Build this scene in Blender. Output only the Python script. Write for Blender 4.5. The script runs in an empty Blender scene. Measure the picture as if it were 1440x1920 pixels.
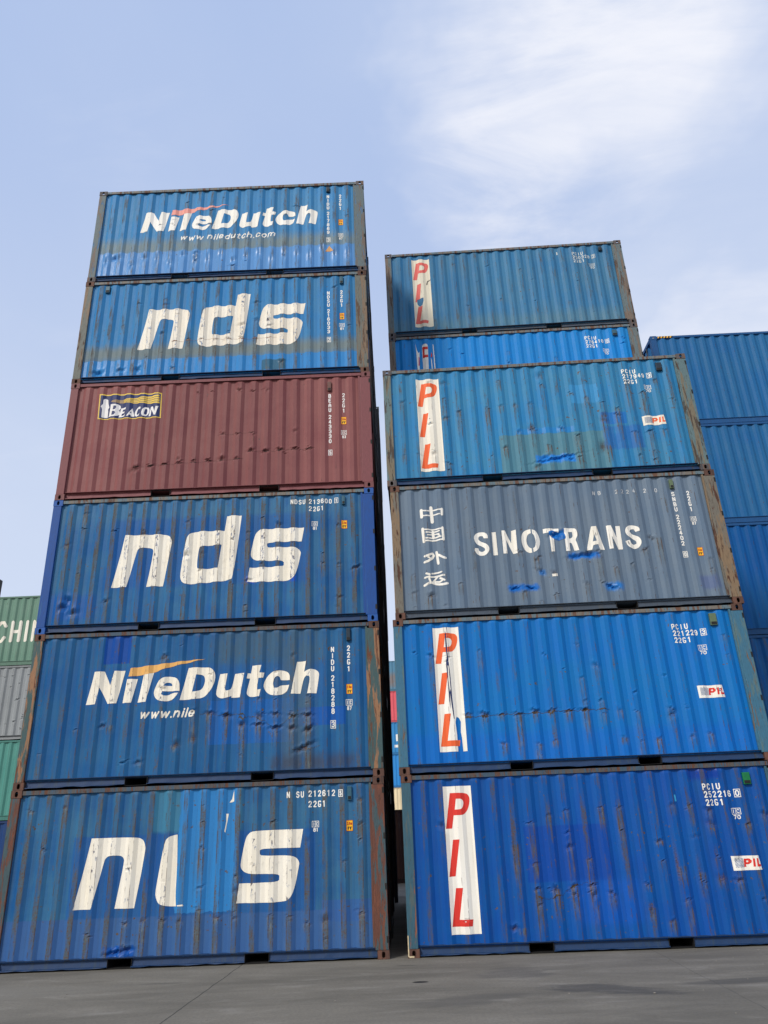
import bpy, bmesh, math, random
import numpy as np
from mathutils import Vector, Matrix, geometry

SC = bpy.context.scene
COL = SC.collection
R = math.radians

# ------------------------------------------------------------------ camera
cam_d = bpy.data.cameras.new("camera")
cam = bpy.data.objects.new("camera", cam_d)
COL.objects.link(cam)
SC.camera = cam
cam_d.sensor_fit = 'VERTICAL'
cam_d.sensor_height = 24.0
cam_d.lens = 24.0 * 1418.23 / 1920.0
cam_d.clip_end = 6000
cam_d.clip_start = 0.05
YAW, PITCH, ROLL = 0.0033, 0.4026, 0.0396
Rz = Matrix.Rotation(YAW, 3, 'Z'); Rx = Matrix.Rotation(PITCH, 3, 'X'); Ry = Matrix.Rotation(ROLL, 3, 'Y')
M = Rz @ Rx @ Ry                                   # columns: right, forward, up
right, fwd, up = M.col[0], M.col[1], M.col[2]
m4 = Matrix((right, up, -fwd)).transposed().to_4x4()
m4.translation = Vector((6.2833, -13.0061, 1.717))
cam.matrix_world = m4

# ------------------------------------------------------------------ sun, sky, exposure
SUN_DIR = Vector((-0.47, -0.65, 0.60)).normalized()
SUN_EL = math.asin(SUN_DIR.z)
SUN_AZ = math.atan2(SUN_DIR.x, SUN_DIR.y)          # clockwise from +Y
sun_d = bpy.data.lights.new("sun", 'SUN')
sun_d.energy = 2.6
sun_d.angle = R(11)
sun_d.color = (1.0, 0.95, 0.88)
sun = bpy.data.objects.new("sun", sun_d)
COL.objects.link(sun)
sun.location = (-20, -20, 30)
sun.rotation_euler = SUN_DIR.to_track_quat('Z', 'Y').to_euler()

SC.view_settings.view_transform = 'Standard'
SC.view_settings.look = 'None'
SC.view_settings.exposure = 0.0
SC.view_settings.gamma = 1.0
try:
    SC.view_settings.use_curve_mapping = False
except Exception:
    pass
SC.cycles.max_bounces = 8
SC.cycles.use_denoising = True


class NT:
    """small helper for building node trees"""
    def __init__(self, tree):
        self.t = tree
        for n in list(tree.nodes):
            tree.nodes.remove(n)

    def n(self, typ, **kw):
        nd = self.t.nodes.new(typ)
        for k, v in kw.items():
            setattr(nd, k, v)
        return nd

    def set(self, sock, v):
        if hasattr(v, 'is_output') or isinstance(v, bpy.types.NodeSocket):
            self.t.links.new(v, sock)
        elif v is not None:
            if sock.type == 'RGBA' and len(v) == 3:
                v = (v[0], v[1], v[2], 1)
            sock.default_value = v

    def math(self, op, a, b=None, c=None, clamp=False):
        nd = self.n('ShaderNodeMath', operation=op, use_clamp=clamp)
        self.set(nd.inputs[0], a)
        if b is not None: self.set(nd.inputs[1], b)
        if c is not None: self.set(nd.inputs[2], c)
        return nd.outputs[0]

    def vmath(self, op, a, b=None):
        nd = self.n('ShaderNodeVectorMath', operation=op)
        self.set(nd.inputs[0], a)
        if b is not None: self.set(nd.inputs[1], b)
        return nd.outputs['Value'] if op == 'DOT_PRODUCT' else nd.outputs[0]

    def mix(self, f, a, b, mode='MIX'):
        nd = self.n('ShaderNodeMix', data_type='RGBA', blend_type=mode)
        self.set(nd.inputs[0], f); self.set(nd.inputs[6], a); self.set(nd.inputs[7], b)
        return nd.outputs[2]

    def ramp(self, v, a, b, lo=0.0, hi=1.0, smooth=True):
        nd = self.n('ShaderNodeMapRange', interpolation_type='SMOOTHSTEP' if smooth else 'LINEAR', clamp=True)
        self.set(nd.inputs[0], v); self.set(nd.inputs[1], a); self.set(nd.inputs[2], b)
        self.set(nd.inputs[3], lo); self.set(nd.inputs[4], hi)
        return nd.outputs[0]

    def scale(self, vec, s, loc=(0, 0, 0), rot=(0, 0, 0)):
        nd = self.n('ShaderNodeMapping')
        self.set(nd.inputs[0], vec)
        nd.inputs['Location'].default_value = loc
        nd.inputs['Rotation'].default_value = rot
        nd.inputs['Scale'].default_value = s
        return nd.outputs[0]

    def noise(self, vec, scale=1.0, detail=4.0, rough=0.55, dist=0.0, col=False):
        nd = self.n('ShaderNodeTexNoise')
        self.set(nd.inputs['Vector'], vec)
        nd.inputs['Scale'].default_value = scale
        nd.inputs['Detail'].default_value = detail
        nd.inputs['Roughness'].default_value = rough
        nd.inputs['Distortion'].default_value = dist
        return nd.outputs['Color'] if col else nd.outputs['Fac']

    def sep(self, vec):
        nd = self.n('ShaderNodeSeparateXYZ')
        self.set(nd.inputs[0], vec)
        return nd.outputs[0], nd.outputs[1], nd.outputs[2]

    def comb(self, x, y, z):
        nd = self.n('ShaderNodeCombineXYZ')
        self.set(nd.inputs[0], x); self.set(nd.inputs[1], y); self.set(nd.inputs[2], z)
        return nd.outputs[0]


# the sky: Nishita scattering behind a thin veil of high cloud with a few brighter wisps
world = bpy.data.worlds.new("World")
SC.world = world
world.use_nodes = True
w = NT(world.node_tree)
sky = w.n('ShaderNodeTexSky', sky_type='NISHITA')
sky.sun_disc = False
sky.sun_elevation = SUN_EL
sky.sun_rotation = SUN_AZ
sky.air_density = 1.0
sky.dust_density = 1.5
sky.ozone_density = 1.0
wdir = w.vmath('NORMALIZE', w.n('ShaderNodeTexCoord').outputs['Generated'])
wx, wy, wz = w.sep(wdir)
# cloud layer projected on a flat ceiling high above the yard
inv = w.math('DIVIDE', 1.0, w.math('MAXIMUM', w.math('ADD', wz, 0.12), 0.08))
ceil = w.comb(w.math('MULTIPLY', wx, inv), w.math('MULTIPLY', wy, inv), 0.0)
n_big = w.noise(w.scale(ceil, (1.0, 0.7, 1), (3.1, 1.7, 0), (0, 0, 0.6)), 1.5, 6, 0.5, 0.3)
n_wisp = w.noise(w.scale(ceil, (0.9, 2.6, 1), (0.4, 5.3, 0), (0, 0, 1.05)), 1.9, 9, 0.60, 0.7)
jn = w.noise(w.scale(ceil, (1, 1, 1), (7, 2, 0)), 2.6, 5, 0.6, col=True)
wjit = w.vmath('NORMALIZE', w.vmath('ADD', wdir, w.vmath('MULTIPLY', w.vmath('SUBTRACT', jn, (0.5, 0.5, 0.5)), (0.42, 0.42, 0.42))))
def blob(d, lo, hi):
    v = Vector(d).normalized()
    return w.math('POWER', w.ramp(w.vmath('DOT_PRODUCT', wjit, tuple(v)), lo, hi, smooth=False), 1.4)
b1 = blob((0.262, 0.555, 0.790), 0.968, 0.996)
b2 = blob((0.190, 0.650, 0.735), 0.980, 0.998)
b3 = blob((0.290, 0.655, 0.700), 0.955, 0.999)
b4 = blob((0.430, 0.770, 0.500), 0.988, 1.0)
bl = w.math('MAXIMUM', w.math('MAXIMUM', b1, b2), w.math('MAXIMUM', w.math('MULTIPLY', b3, 0.25), w.math('MULTIPLY', b4, 0.7)))
veil = w.ramp(n_big, 0.30, 0.72)
low = w.ramp(wz, 0.74, 0.30)
side = w.ramp(wx, -0.1, 0.45, 0.0, 0.12)
pale = w.math('ADD', w.math('ADD', w.math('MULTIPLY', veil, 0.30), w.math('MULTIPLY', low, 0.85)), side, clamp=True)
veilcol = w.mix(pale, (4.9, 6.2, 9.2), (7.3, 8.15, 9.95))
wisp = w.math('MULTIPLY', bl, w.ramp(n_wisp, 0.24, 0.70))
wisp = w.math('MAXIMUM', wisp, w.math('MULTIPLY', w.ramp(n_wisp, 0.56, 0.82), 0.12))
skycol = w.mix(0.86, sky.outputs[0], veilcol)
skycol = w.mix(wisp, skycol, (8.9, 9.1, 9.9))
# the veil is brighter towards the sun, behind the camera
glow = w.ramp(w.vmath('DOT_PRODUCT', wdir, tuple(SUN_DIR)), 0.42, 0.97, 0.0, 1.0)
skycol = w.mix(glow, skycol, (11.4, 10.8, 9.7))
bg = w.n('ShaderNodeBackground')
w.set(bg.inputs[0], skycol)
bg.inputs[1].default_value = 0.1
wo = w.n('ShaderNodeOutputWorld')
w.t.links.new(bg.outputs[0], wo.inputs[0])


def lin(r, g, b):
    f = lambda c: (c / 255 / 12.92) if c / 255 <= 0.04045 else ((c / 255 + 0.055) / 1.055) ** 2.4
    return (f(r), f(g), f(b))

# ------------------------------------------------------------------ materials
L20, W20, H20 = 6.058, 2.438, 2.591
PITCH_C, RID0 = 0.2795, 0.350
RUST = (0.105, 0.048, 0.028)
GRIME = (0.080, 0.095, 0.095)


def coords(k):
    """local position on the container: returns vector, u, v"""
    tc = k.n('ShaderNodeTexCoord').outputs['Object']
    u, d, v = k.sep(tc)
    return tc, u, d, v


def ridge_mask(k, u):
    ph = k.math('FRACT', k.math('ADD', k.math('DIVIDE', k.math('SUBTRACT', u, RID0), PITCH_C), 0.5))
    dist = k.math('MULTIPLY', k.math('ABSOLUTE', k.math('SUBTRACT', ph, 0.5)), PITCH_C)
    return k.ramp(dist, 0.050, 0.034), dist


def finish(k, col, rough=0.5, bump=None, metallic=0.0, spec=0.3, crumple=None):
    p = k.n('ShaderNodeBsdfPrincipled')
    k.set(p.inputs['Base Color'], col)
    k.set(p.inputs['Roughness'], rough)
    p.inputs['Metallic'].default_value = metallic
    p.inputs['Specular IOR Level'].default_value = spec
    if bump is not None:
        b = k.n('ShaderNodeBump')
        b.inputs['Strength'].default_value = bump[1]
        b.inputs['Distance'].default_value = bump[2]
        k.set(b.inputs['Height'], bump[0])
        if crumple is not None:
            b2 = k.n('ShaderNodeBump')
            b2.inputs['Strength'].default_value = 0.9
            b2.inputs['Distance'].default_value = 0.05
            k.set(b2.inputs['Height'], crumple)
            k.t.links.new(b.outputs[0], b2.inputs['Normal'])
            b = b2
        k.t.links.new(b.outputs[0], p.inputs['Normal'])
    o = k.n('ShaderNodeOutputMaterial')
    k.t.links.new(p.outputs[0], o.inputs[0])


def new_mat(name):
    m = bpy.data.materials.new(name)
    m.use_nodes = True
    return m, NT(m.node_tree)


def wall_paint(name, base, fade, seed=0.0, ridge=0.5, grime=0.4, patches=(), rust=RUST, wornc=GRIME, fade_amt=0.6, chips=0.5, gloss=0.45):
    """sun-faded enamel on corrugated steel: faded runs, worn ridges, chips, repainted patches"""
    m, k = new_mat(name)
    tc, u, d, v = coords(k)
    off = k.vmath('ADD', tc, (seed * 7.3, 0, seed * 3.1))
    nlow = k.noise(k.scale(off, (0.55, 0, 0.9)), 1.6, 4, 0.6)
    nstreak = k.noise(k.scale(off, (5.5, 0, 0.45)), 1.6, 4, 0.6)
    nfine = k.noise(k.scale(off, (1, 0, 1)), 34.0, 5, 0.65)
    nmed = k.noise(k.scale(off, (1, 0, 0.55)), 9.0, 5, 0.62)
    f = k.math('MULTIPLY', k.ramp(k.math('ADD', k.math('MULTIPLY', nlow, 0.5), k.math('MULTIPLY', nstreak, 0.5)), 0.36, 0.62), fade_amt)
    col = k.mix(f, base, fade)
    # a touch of tone change from one pressed panel to the next
    ip = k.math('FLOOR', k.math('DIVIDE', k.math('SUBTRACT', u, 0.2), PITCH_C * 4))
    wn = k.n('ShaderNodeTexWhiteNoise', noise_dimensions='1D')
    k.set(wn.inputs['W'], k.math('ADD', ip, seed * 11.7))
    hsv = k.n('ShaderNodeHueSaturation')
    k.set(hsv.inputs['Color'], col)
    k.set(hsv.inputs['Value'], k.math('ADD', 0.93, k.math('MULTIPLY', wn.outputs[0], 0.14)))
    col = hsv.outputs[0]
    # repainted / scraped patches
    gl = None
    for (u0, u1, v0, v1, pc, soft, nz, amt, shiny) in patches:
        nn = k.noise(off, 5.0 if nz < 0.2 else 2.2, 5, 0.6)
        du = k.math('ADD', u, k.math('MULTIPLY', k.math('SUBTRACT', nn, 0.5), nz))
        dv = k.math('ADD', v, k.math('MULTIPLY', k.math('SUBTRACT', nmed, 0.5), nz))
        a = k.math('MULTIPLY', k.ramp(du, u0 - soft, u0 + soft), k.ramp(du, u1 + soft, u1 - soft))
        b = k.math('MULTIPLY', k.ramp(dv, v0 - soft, v0 + soft), k.ramp(dv, v1 + soft, v1 - soft))
        msk = k.math('MULTIPLY', k.math('MULTIPLY', a, b), amt)
        if amt < 0.9 and nz >= 0.1:
            msk = k.math('MULTIPLY', msk, k.ramp(k.math('ADD', k.math('MULTIPLY', nstreak, 0.6), k.math('MULTIPLY', nmed, 0.4)), 0.30, 0.52))
        col = k.mix(msk, col, pc)
        if shiny:
            gl = msk if gl is None else k.math('MAXIMUM', gl, msk)
    # worn outer flats of the corrugation
    rm, dist = ridge_mask(k, u)
    nridge = k.noise(k.scale(off, (7.1, 0, 1.05)), 1.0, 5, 0.7)
    t0 = 0.60 - 0.24 * ridge
    wear = k.math('MULTIPLY', rm, k.ramp(nridge, t0, t0 + 0.16))
    wear = k.math('MULTIPLY', wear, k.ramp(nmed, 0.25, 0.6, 0.35, 0.95))
    col = k.mix(k.math('MULTIPLY', wear, min(1.0, 0.55 + ridge * 0.5)), col, wornc)
    rr = k.math('MULTIPLY', wear, k.ramp(nfine, 0.50, 0.60))
    col = k.mix(k.math('MULTIPLY', rr, 0.85), col, rust)
    # thin vertical cracks along ridge edges
    edge = k.math('MULTIPLY', k.ramp(dist, 0.025, 0.033), k.ramp(dist, 0.043, 0.036))
    ncr = k.noise(k.scale(off, (6, 0, 1.4)), 2.3, 4, 0.6)
    crk = k.math('MULTIPLY', edge, k.ramp(ncr, 0.60 - 0.12 * ridge, 0.66 - 0.12 * ridge))
    col = k.mix(k.math('MULTIPLY', crk, 0.8), col, (0.06, 0.035, 0.025))
    # runs of bare steel and rust below the knocks, dark along both edges of the ridge
    run = k.n('ShaderNodeAttribute', attribute_name='run').outputs['Fac']
    nrun = k.noise(k.scale(off, (14, 0, 1.6)), 2.0, 5, 0.7)
    e2 = k.math('MULTIPLY', k.ramp(dist, 0.016, 0.032), k.ramp(dist, 0.050, 0.038))
    inner = k.math('MULTIPLY', run, k.ramp(nrun, 0.40, 0.58))
    col = k.mix(k.math('MULTIPLY', inner, 0.75), col, k.mix(k.ramp(nmed, 0.42, 0.62), wornc, tuple(min(1, c * 1.9) for c in wornc)))
    ed = k.math('MULTIPLY', k.math('MULTIPLY', run, e2), k.ramp(k.math('ADD', k.math('MULTIPLY', nrun, 0.5), k.math('MULTIPLY', nfine, 0.5)), 0.42, 0.54))
    col = k.mix(k.math('MULTIPLY', ed, 0.9), col, k.mix(k.ramp(nrun, 0.45, 0.6), (0.035, 0.026, 0.022), rust))
    # knocks: vertex mask times fine noise
    at = k.n('ShaderNodeAttribute', attribute_name='knock')
    kn = k.math('MULTIPLY', at.outputs['Fac'], k.ramp(nfine, 0.32, 0.52))
    kn = k.math('MULTIPLY', kn, k.ramp(nmed, 0.28, 0.50))
    col = k.mix(k.math('MULTIPLY', kn, 0.95), col, k.mix(k.ramp(nmed, 0.45, 0.6), (0.05, 0.035, 0.028), rust))
    # chips
    nc = k.noise(k.vmath('ADD', off, (3, 1, 9)), 15.0, 3, 0.5)
    chip = k.math('MULTIPLY', k.ramp(nc, 0.735 - 0.06 * chips, 0.75 - 0.06 * chips), k.ramp(nlow, 0.4, 0.6))
    col = k.mix(chip, col, k.mix(k.ramp(nfine, 0.4, 0.6), rust, GRIME))
    # dirt film running down
    g = k.math('MULTIPLY', k.ramp(k.noise(k.scale(off, (9, 0, 0.35)), 1.7, 4, 0.6), 0.45, 0.75), grime)
    col = k.mix(g, col, (0.040, 0.058, 0.072))
    rough = k.math('ADD', gloss, k.math('MULTIPLY', nmed, 0.22))
    rough = k.math('ADD', rough, k.math('MULTIPLY', wear, 0.2), clamp=True)
    if gl is not None:
        rough = k.math('SUBTRACT', rough, k.math('MULTIPLY', gl, 0.22))
    h = k.math('ADD', k.math('MULTIPLY', nfine, 0.15), k.math('MULTIPLY', nmed, 0.85))
    h = k.math('SUBTRACT', h, k.math('MULTIPLY', k.math('ADD', rr, kn), 0.35))
    ncm = k.noise(k.scale(off, (1, 0, 1.6)), 13.0, 3, 0.5, 0.8)
    cr = k.math('MULTIPLY', at.outputs['Fac'], k.math('ABSOLUTE', k.math('SUBTRACT', ncm, 0.5)))
    finish(k, col, rough, (h, 0.35, 0.012), crumple=cr, spec=0.20)
    return m


def frame_paint(name, c1, c2, c3, seed=0.0, amt=0.5, rough=0.6):
    """beaten corner posts and rails: paint, primer and rust in vertical flakes"""
    m, k = new_mat(name)
    tc, u, d, v = coords(k)
    off = k.vmath('ADD', tc, (seed * 5.7, seed * 1.3, seed * 2.9))
    n1 = k.noise(k.scale(off, (7.5, 3, 0.8)), 1.5, 5, 0.62, 0.5)
    n2 = k.noise(k.scale(off, (9, 4, 1.1)), 1.6, 6, 0.66, 0.5)
    n3 = k.noise(k.scale(off, (9, 5, 1.6)), 7.0, 4, 0.65)
    t = 0.66 - 0.3 * amt
    a = k.ramp(n1, t, t + 0.06)
    col = k.mix(a, c1, c2)
    b = k.ramp(n2, t + 0.06, t + 0.10)
    col = k.mix(b, col, c3)
    col = k.mix(k.math('MULTIPLY', k.ramp(n3, 0.60, 0.68), min(1, amt * 1.2)), col, (0.045, 0.03, 0.024))
    col = k.mix(k.ramp(n3, 0.25, 0.75, 0.0, 0.25), col, (0.02, 0.02, 0.02))
    h = k.math('SUBTRACT', k.math('MULTIPLY', n3, 0.4), k.math('MULTIPLY', b, 0.6))
    finish(k, col, k.math('ADD', rough, k.math('MULTIPLY', b, 0.2), clamp=True), (h, 0.5, 0.006))
    return m


def mark_paint(name, colr, under, seed=0.0, worn=0.4, tint=None, spots=None):
    """lettering paint or film, cracked where the ridges rub, showing what lies under it"""
    m, k = new_mat(name)
    tc, u, d, v = coords(k)
    off = k.vmath('ADD', tc, (seed * 4.1, 0, seed * 2.7))
    rm, dist = ridge_mask(k, u)
    nmed = k.noise(k.scale(off, (1, 0, 0.5)), 8.0, 5, 0.6)
    nfine = k.noise(k.scale(off, (1, 0, 0.45)), 26.0, 5, 0.68)
    nlow = k.noise(k.scale(off, (4, 0, 0.6)), 1.0, 3, 0.6)
    col = k.mix(k.ramp(nlow, 0.35, 0.7, 0.0, 0.5), colr, tint or tuple(c * x for c, x in zip(colr, (0.86, 0.82, 0.72))))
    dirt = k.noise(k.scale(off, (10, 0, 0.5)), 1.6, 4, 0.65)
    col = k.mix(k.ramp(dirt, 0.5, 0.8, 0.0, 0.35), col, tuple(c * x for c, x in zip(colr, (0.60, 0.54, 0.44))))
    th = 0.70 - 0.12 * worn
    c = k.math('MULTIPLY', k.math('ADD', k.math('MULTIPLY', rm, 0.85), 0.15), k.ramp(nfine, th - 0.03, th + 0.02))
    c = k.math('MULTIPLY', c, k.ramp(nmed, 0.42, 0.60))
    col = k.mix(k.math('MULTIPLY', c, 0.9), col, k.mix(k.ramp(nmed, 0.5, 0.66), under, (0.07, 0.04, 0.03)))
    # hairline cracks along ridge edges
    e = k.math('MULTIPLY', k.ramp(dist, 0.030, 0.034), k.ramp(dist, 0.042, 0.037))
    ne = k.noise(k.scale(off, (6, 0, 1.7)), 2.0, 4, 0.6)
    e = k.math('MULTIPLY', e, k.ramp(ne, 0.58 - 0.1 * worn, 0.64 - 0.1 * worn))
    if worn <= 0:
        e = 0.0
    col = k.mix(k.math('MULTIPLY', e, 0.75), col, (0.09, 0.055, 0.04))
    at = k.n('ShaderNodeAttribute', attribute_name='knock')
    kn = k.math('MULTIPLY', k.math('MULTIPLY', at.outputs['Fac'], worn), k.ramp(nfine, 0.40, 0.56))
    col = k.mix(kn, col, (0.10, 0.055, 0.035))
    finish(k, col, 0.55, (nfine, 0.2, 0.004))
    return m


def plain(name, colr, rough=0.6, var=0.15, metallic=0.0, scale=14.0):
    m, k = new_mat(name)
    tc = k.n('ShaderNodeTexCoord').outputs['Object']
    n = k.noise(tc, scale, 5, 0.6)
    col = k.mix(k.ramp(n, 0.3, 0.75, 0, 1), tuple(c * (1 + var) for c in colr), tuple(c * (1 - var) for c in colr))
    finish(k, col, rough, (n, 0.2, 0.004), metallic)
    return m


WHITE = (0.79, 0.76, 0.69)
M_dark = plain("dark_steel_slot_shade", (0.012, 0.012, 0.013), 0.7)  # pocket steel and black stripes, also shade of lashing and vent slots
M_cream = plain("primer_chip", (0.5, 0.42, 0.28), 0.7, 0.3)

# ------------------------------------------------------------------ mesh helpers
def link(name, bm, mat, parent=None, smooth=False):
    me = bpy.data.meshes.new(name)
    bm.to_mesh(me)
    bm.free()
    if mat is not None:
        me.materials.append(mat)
    if smooth:
        for p in me.polygons:
            p.use_smooth = True
    o = bpy.data.objects.new(name, me)
    COL.objects.link(o)
    if parent is not None:
        o.parent = parent
    return o


def box(bm, x0, x1, y0, y1, z0, z1, bevel=0.0):
    vs = [bm.verts.new((x, y, z)) for x in (x0, x1) for y in (y0, y1) for z in (z0, z1)]
    q = [(0, 1, 3, 2), (4, 6, 7, 5), (0, 4, 5, 1), (2, 3, 7, 6), (0, 2, 6, 4), (1, 5, 7, 3)]
    fs = [bm.faces.new([vs[i] for i in f]) for f in q]
    if bevel > 0:
        es = list({e for f in fs for e in f.edges})
        bmesh.ops.bevel(bm, geom=es, offset=bevel, segments=2, profile=0.6, affect='EDGES')


def tag(o, label, cat, group=None, kind=None):
    if label: o['label'] = label
    if cat: o['category'] = cat
    if group: o['group'] = group
    if kind: o['kind'] = kind


def empty(name, loc, rz=0.0):
    o = bpy.data.objects.new(name, None)
    o.empty_display_size = 0.3
    o.location = loc
    o.rotation_euler = (0, 0, rz)
    COL.objects.link(o)
    return o


def smooth_poly(p, it=2, lim=58):
    for _ in range(it):
        out = []
        n = len(p)
        for i in range(n):
            a, b, c = (Vector(p[i - 1]), Vector(p[i]), Vector(p[(i + 1) % n]))
            d1, d2 = b - a, c - b
            if d1.length < 1e-6 or d2.length < 1e-6:
                out.append(tuple(b)); continue
            if abs(math.degrees(d1.angle(d2))) < lim:
                out.append(tuple(b - d1 * 0.25)); out.append(tuple(b + d2 * 0.25))
            else:
                out.append(tuple(b))
        p = out
    return p


def union2d(add, sub=()):
    """union of polygons minus holes -> list of triangles (as 2D points)"""
    verts, faces = [], []
    for p in list(add) + list(sub):
        p = [tuple(q) for q in p]
        if sum(p[i - 1][0] * p[i][1] - p[i][0] * p[i - 1][1] for i in range(len(p))) < 0:
            p = p[::-1]
        faces.append(list(range(len(verts), len(verts) + len(p))))
        verts += [Vector(q) for q in p]
    na = len(add)
    vo, eo, fo, ov, oe, of = geometry.delaunay_2d_cdt(verts, [], faces, 1, 1e-6)
    tris = []
    for f, org in zip(fo, of):
        if org and not any(i >= na for i in org):
            tris.append([tuple(vo[i]) for i in f])
    return tris


def stroke(pts, w):
    """polyline of width w as a list of overlapping convex pieces"""
    out = []
    for a, b in zip(pts[:-1], pts[1:]):
        A, B = Vector(a), Vector(b)
        d = B - A
        if d.length < 1e-7: continue
        d.normalize()
        n = Vector((-d.y, d.x)) * w / 2
        out.append([tuple(A + n), tuple(A - n), tuple(B - n), tuple(B + n)])
    for q in pts:
        out.append([(q[0] + w / 2 * math.cos(t), q[1] + w / 2 * math.sin(t)) for t in [i * math.pi / 4 + 0.39 for i in range(8)]])
    return out


GL = {
 '0': [[(0, .2), (0, .8), (.3, 1), (.7, 1), (1, .8), (1, .2), (.7, 0), (.3, 0), (0, .2)]],
 '1': [[(.2, .82), (.55, 1), (.55, 0)]],
 '2': [[(0, .78), (.25, 1), (.75, 1), (1, .8), (1, .62), (0, 0), (1, 0)]],
 '3': [[(0, .82), (.25, 1), (.75, 1), (1, .82), (1, .65), (.75, .52), (.4, .52)], [(.75, .52), (1, .38), (1, .18), (.75, 0), (.25, 0), (0, .18)]],
 '4': [[(.72, 0), (.72, 1), (0, .28), (1, .28)]],
 '5': [[(.95, 1), (.08, 1), (.05, .55), (.7, .6), (1, .45), (1, .18), (.7, 0), (.25, 0), (0, .15)]],
 '6': [[(.95, .82), (.7, 1), (.3, 1), (0, .75), (0, .2), (.3, 0), (.7, 0), (1, .2), (1, .4), (.7, .57), (.3, .57), (0, .42)]],
 '7': [[(0, 1), (1, 1), (.35, 0)]],
 '8': [[(.3, .53), (.05, .66), (.05, .85), (.3, 1), (.7, 1), (.95, .85), (.95, .66), (.7, .53), (.3, .53), (0, .38), (0, .17), (.3, 0), (.7, 0), (1, .17), (1, .38), (.7, .53)]],
 '9': [[(.05, .18), (.3, 0), (.7, 0), (1, .25), (1, .8), (.7, 1), (.3, 1), (0, .8), (0, .6), (.3, .43), (.7, .43), (1, .58)]],
 'P': [[(0, 0), (0, 1), (.7, 1), (1, .85), (1, .6), (.7, .45), (0, .45)]],
 'C': [[(1, .8), (.7, 1), (.3, 1), (0, .8), (0, .2), (.3, 0), (.7, 0), (1, .2)]],
 'I': [[(.5, 0), (.5, 1)]],
 'U': [[(0, 1), (0, .2), (.3, 0), (.7, 0), (1, .2), (1, 1)]],
 'N': [[(0, 0), (0, 1), (1, 0), (1, 1)]],
 'D': [[(0, 0), (0, 1), (.65, 1), (1, .75), (1, .25), (.65, 0), (0, 0)]],
 'S': [[(1, .82), (.75, 1), (.25, 1), (0, .82), (0, .64), (1, .38), (1, .18), (.75, 0), (.25, 0), (0, .18)]],
 'B': [[(0, .52), (.7, .52), (.92, .66), (.92, .86), (.7, 1), (0, 1), (0, 0), (.7, 0), (1, .15), (1, .38), (.7, .52)]],
 'E': [[(1, 1), (0, 1), (0, 0), (1, 0)], [(0, .52), (.8, .52)]],
 'A': [[(0, 0), (0, .7), (.5, 1), (1, .7), (1, 0)], [(0, .38), (1, .38)]],
 'G': [[(1, .88), (.8, 1), (.2, 1), (0, .85), (0, .15), (.2, 0), (.8, 0), (1, .15), (1, .40), (.62, .40)]],
 'T': [[(0, 1), (1, 1)], [(.5, 1), (.5, 0)]],
 'L': [[(0, 1), (0, 0), (1, 0)]],
 'H': [[(0, 0), (0, 1)], [(1, 0), (1, 1)], [(0, .5), (1, .5)]],
 'w': [[(0, .66), (.25, 0), (.5, .62), (.75, 0), (1, .66)]],
 'n': [[(0, 0), (0, .66)], [(0, .45), (.35, .66), (.8, .62), (.95, .4), (.95, 0)]],
 'i': [[(.5, 0), (.5, .66)], [(.5, .88), (.5, .95)]],
 'l': [[(.5, 0), (.5, 1)]],
 'e': [[(.05, .33), (.95, .36), (.85, .6), (.5, .68), (.15, .6), (0, .33), (.15, .06), (.5, 0), (.9, .1)]],
 'd': [[(.95, 1), (.95, 0)], [(.95, .5), (.6, .68), (.2, .62), (0, .33), (.2, .04), (.6, 0), (.95, .16)]],
 'u': [[(.05, .66), (.05, .2), (.25, 0), (.65, .02), (.95, .2)], [(.95, .66), (.95, 0)]],
 't': [[(.45, .9), (.45, .12), (.6, 0), (.9, .02)], [(.05, .66), (.9, .66)]],
 'c': [[(.95, .5), (.7, .67), (.3, .67), (.02, .45), (.02, .2), (.3, 0), (.7, 0), (.95, .16)]],
 'h': [[(0, 0), (0, 1)], [(0, .45), (.35, .66), (.8, .62), (.95, .4), (.95, 0)]],
 'o': [[(.3, 0), (.02, .2), (.02, .46), (.3, .67), (.7, .67), (.98, .46), (.98, .2), (.7, 0), (.3, 0)]],
 'm': [[(0, 0), (0, .66)], [(0, .5), (.25, .66), (.48, .55), (.48, 0)], [(.48, .5), (.75, .66), (1, .55), (1, 0)]],
 '.': [[(.5, 0), (.5, .04)]],
 '-': [[(.2, .4), (.8, .4)]],
 "'": [[(.5, 1), (.5, .8)]],
}


def glyph(ch, u, v, gw, gh, t, shear=0.0):
    """one stroked character with its lower left corner at u, v -> triangles"""
    if ch not in GL: return []
    add = []
    for pl in GL[ch]:
        add += stroke([(u + t / 2 + x * (gw - t) + shear * (y * gh), v + t / 2 + y * (gh - t)) for x, y in pl], t)
    return union2d(add)


def text_row(s, u, v, gw, gh, pitch, t, shear=0.0, skip=()):
    out = []
    for i, ch in enumerate(s):
        if ch == ' ' or i in skip: continue
        out += glyph(ch, u + i * pitch, v, gw, gh, t, shear)
    return out


def text_fit(s, u0, u1, v, gh, t, shear=0.0, skip=()):
    wd = {'i': .45, 'l': .45, '.': .45, 'w': 1.35, 'm': 1.5, 't': .8, ' ': .6, '1': .7, "'": .5}
    tot = sum(wd.get(c, 1.0) for c in s)
    sc = (u1 - u0) / tot
    out, u = [], u0
    for i, c in enumerate(s):
        a = wd.get(c, 1.0) * sc
        if c != ' ' and i not in skip:
            out += glyph(c, u + a * .08, v, a * .84, gh, t, shear)
        u += a
    return out


def text_col(s, uc, vtop, pitch, gw, gh, t):
    out, v = [], vtop
    for c in s:
        if c == ' ':
            v -= pitch * 0.45; continue
        out += glyph(c, uc - gw / 2, v - gh, gw, gh, t)
        v -= pitch
    return out


def rect(u0, u1, v0, v1):
    return [(u0, v0), (u1, v0), (u1, v1), (u0, v1)]


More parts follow.
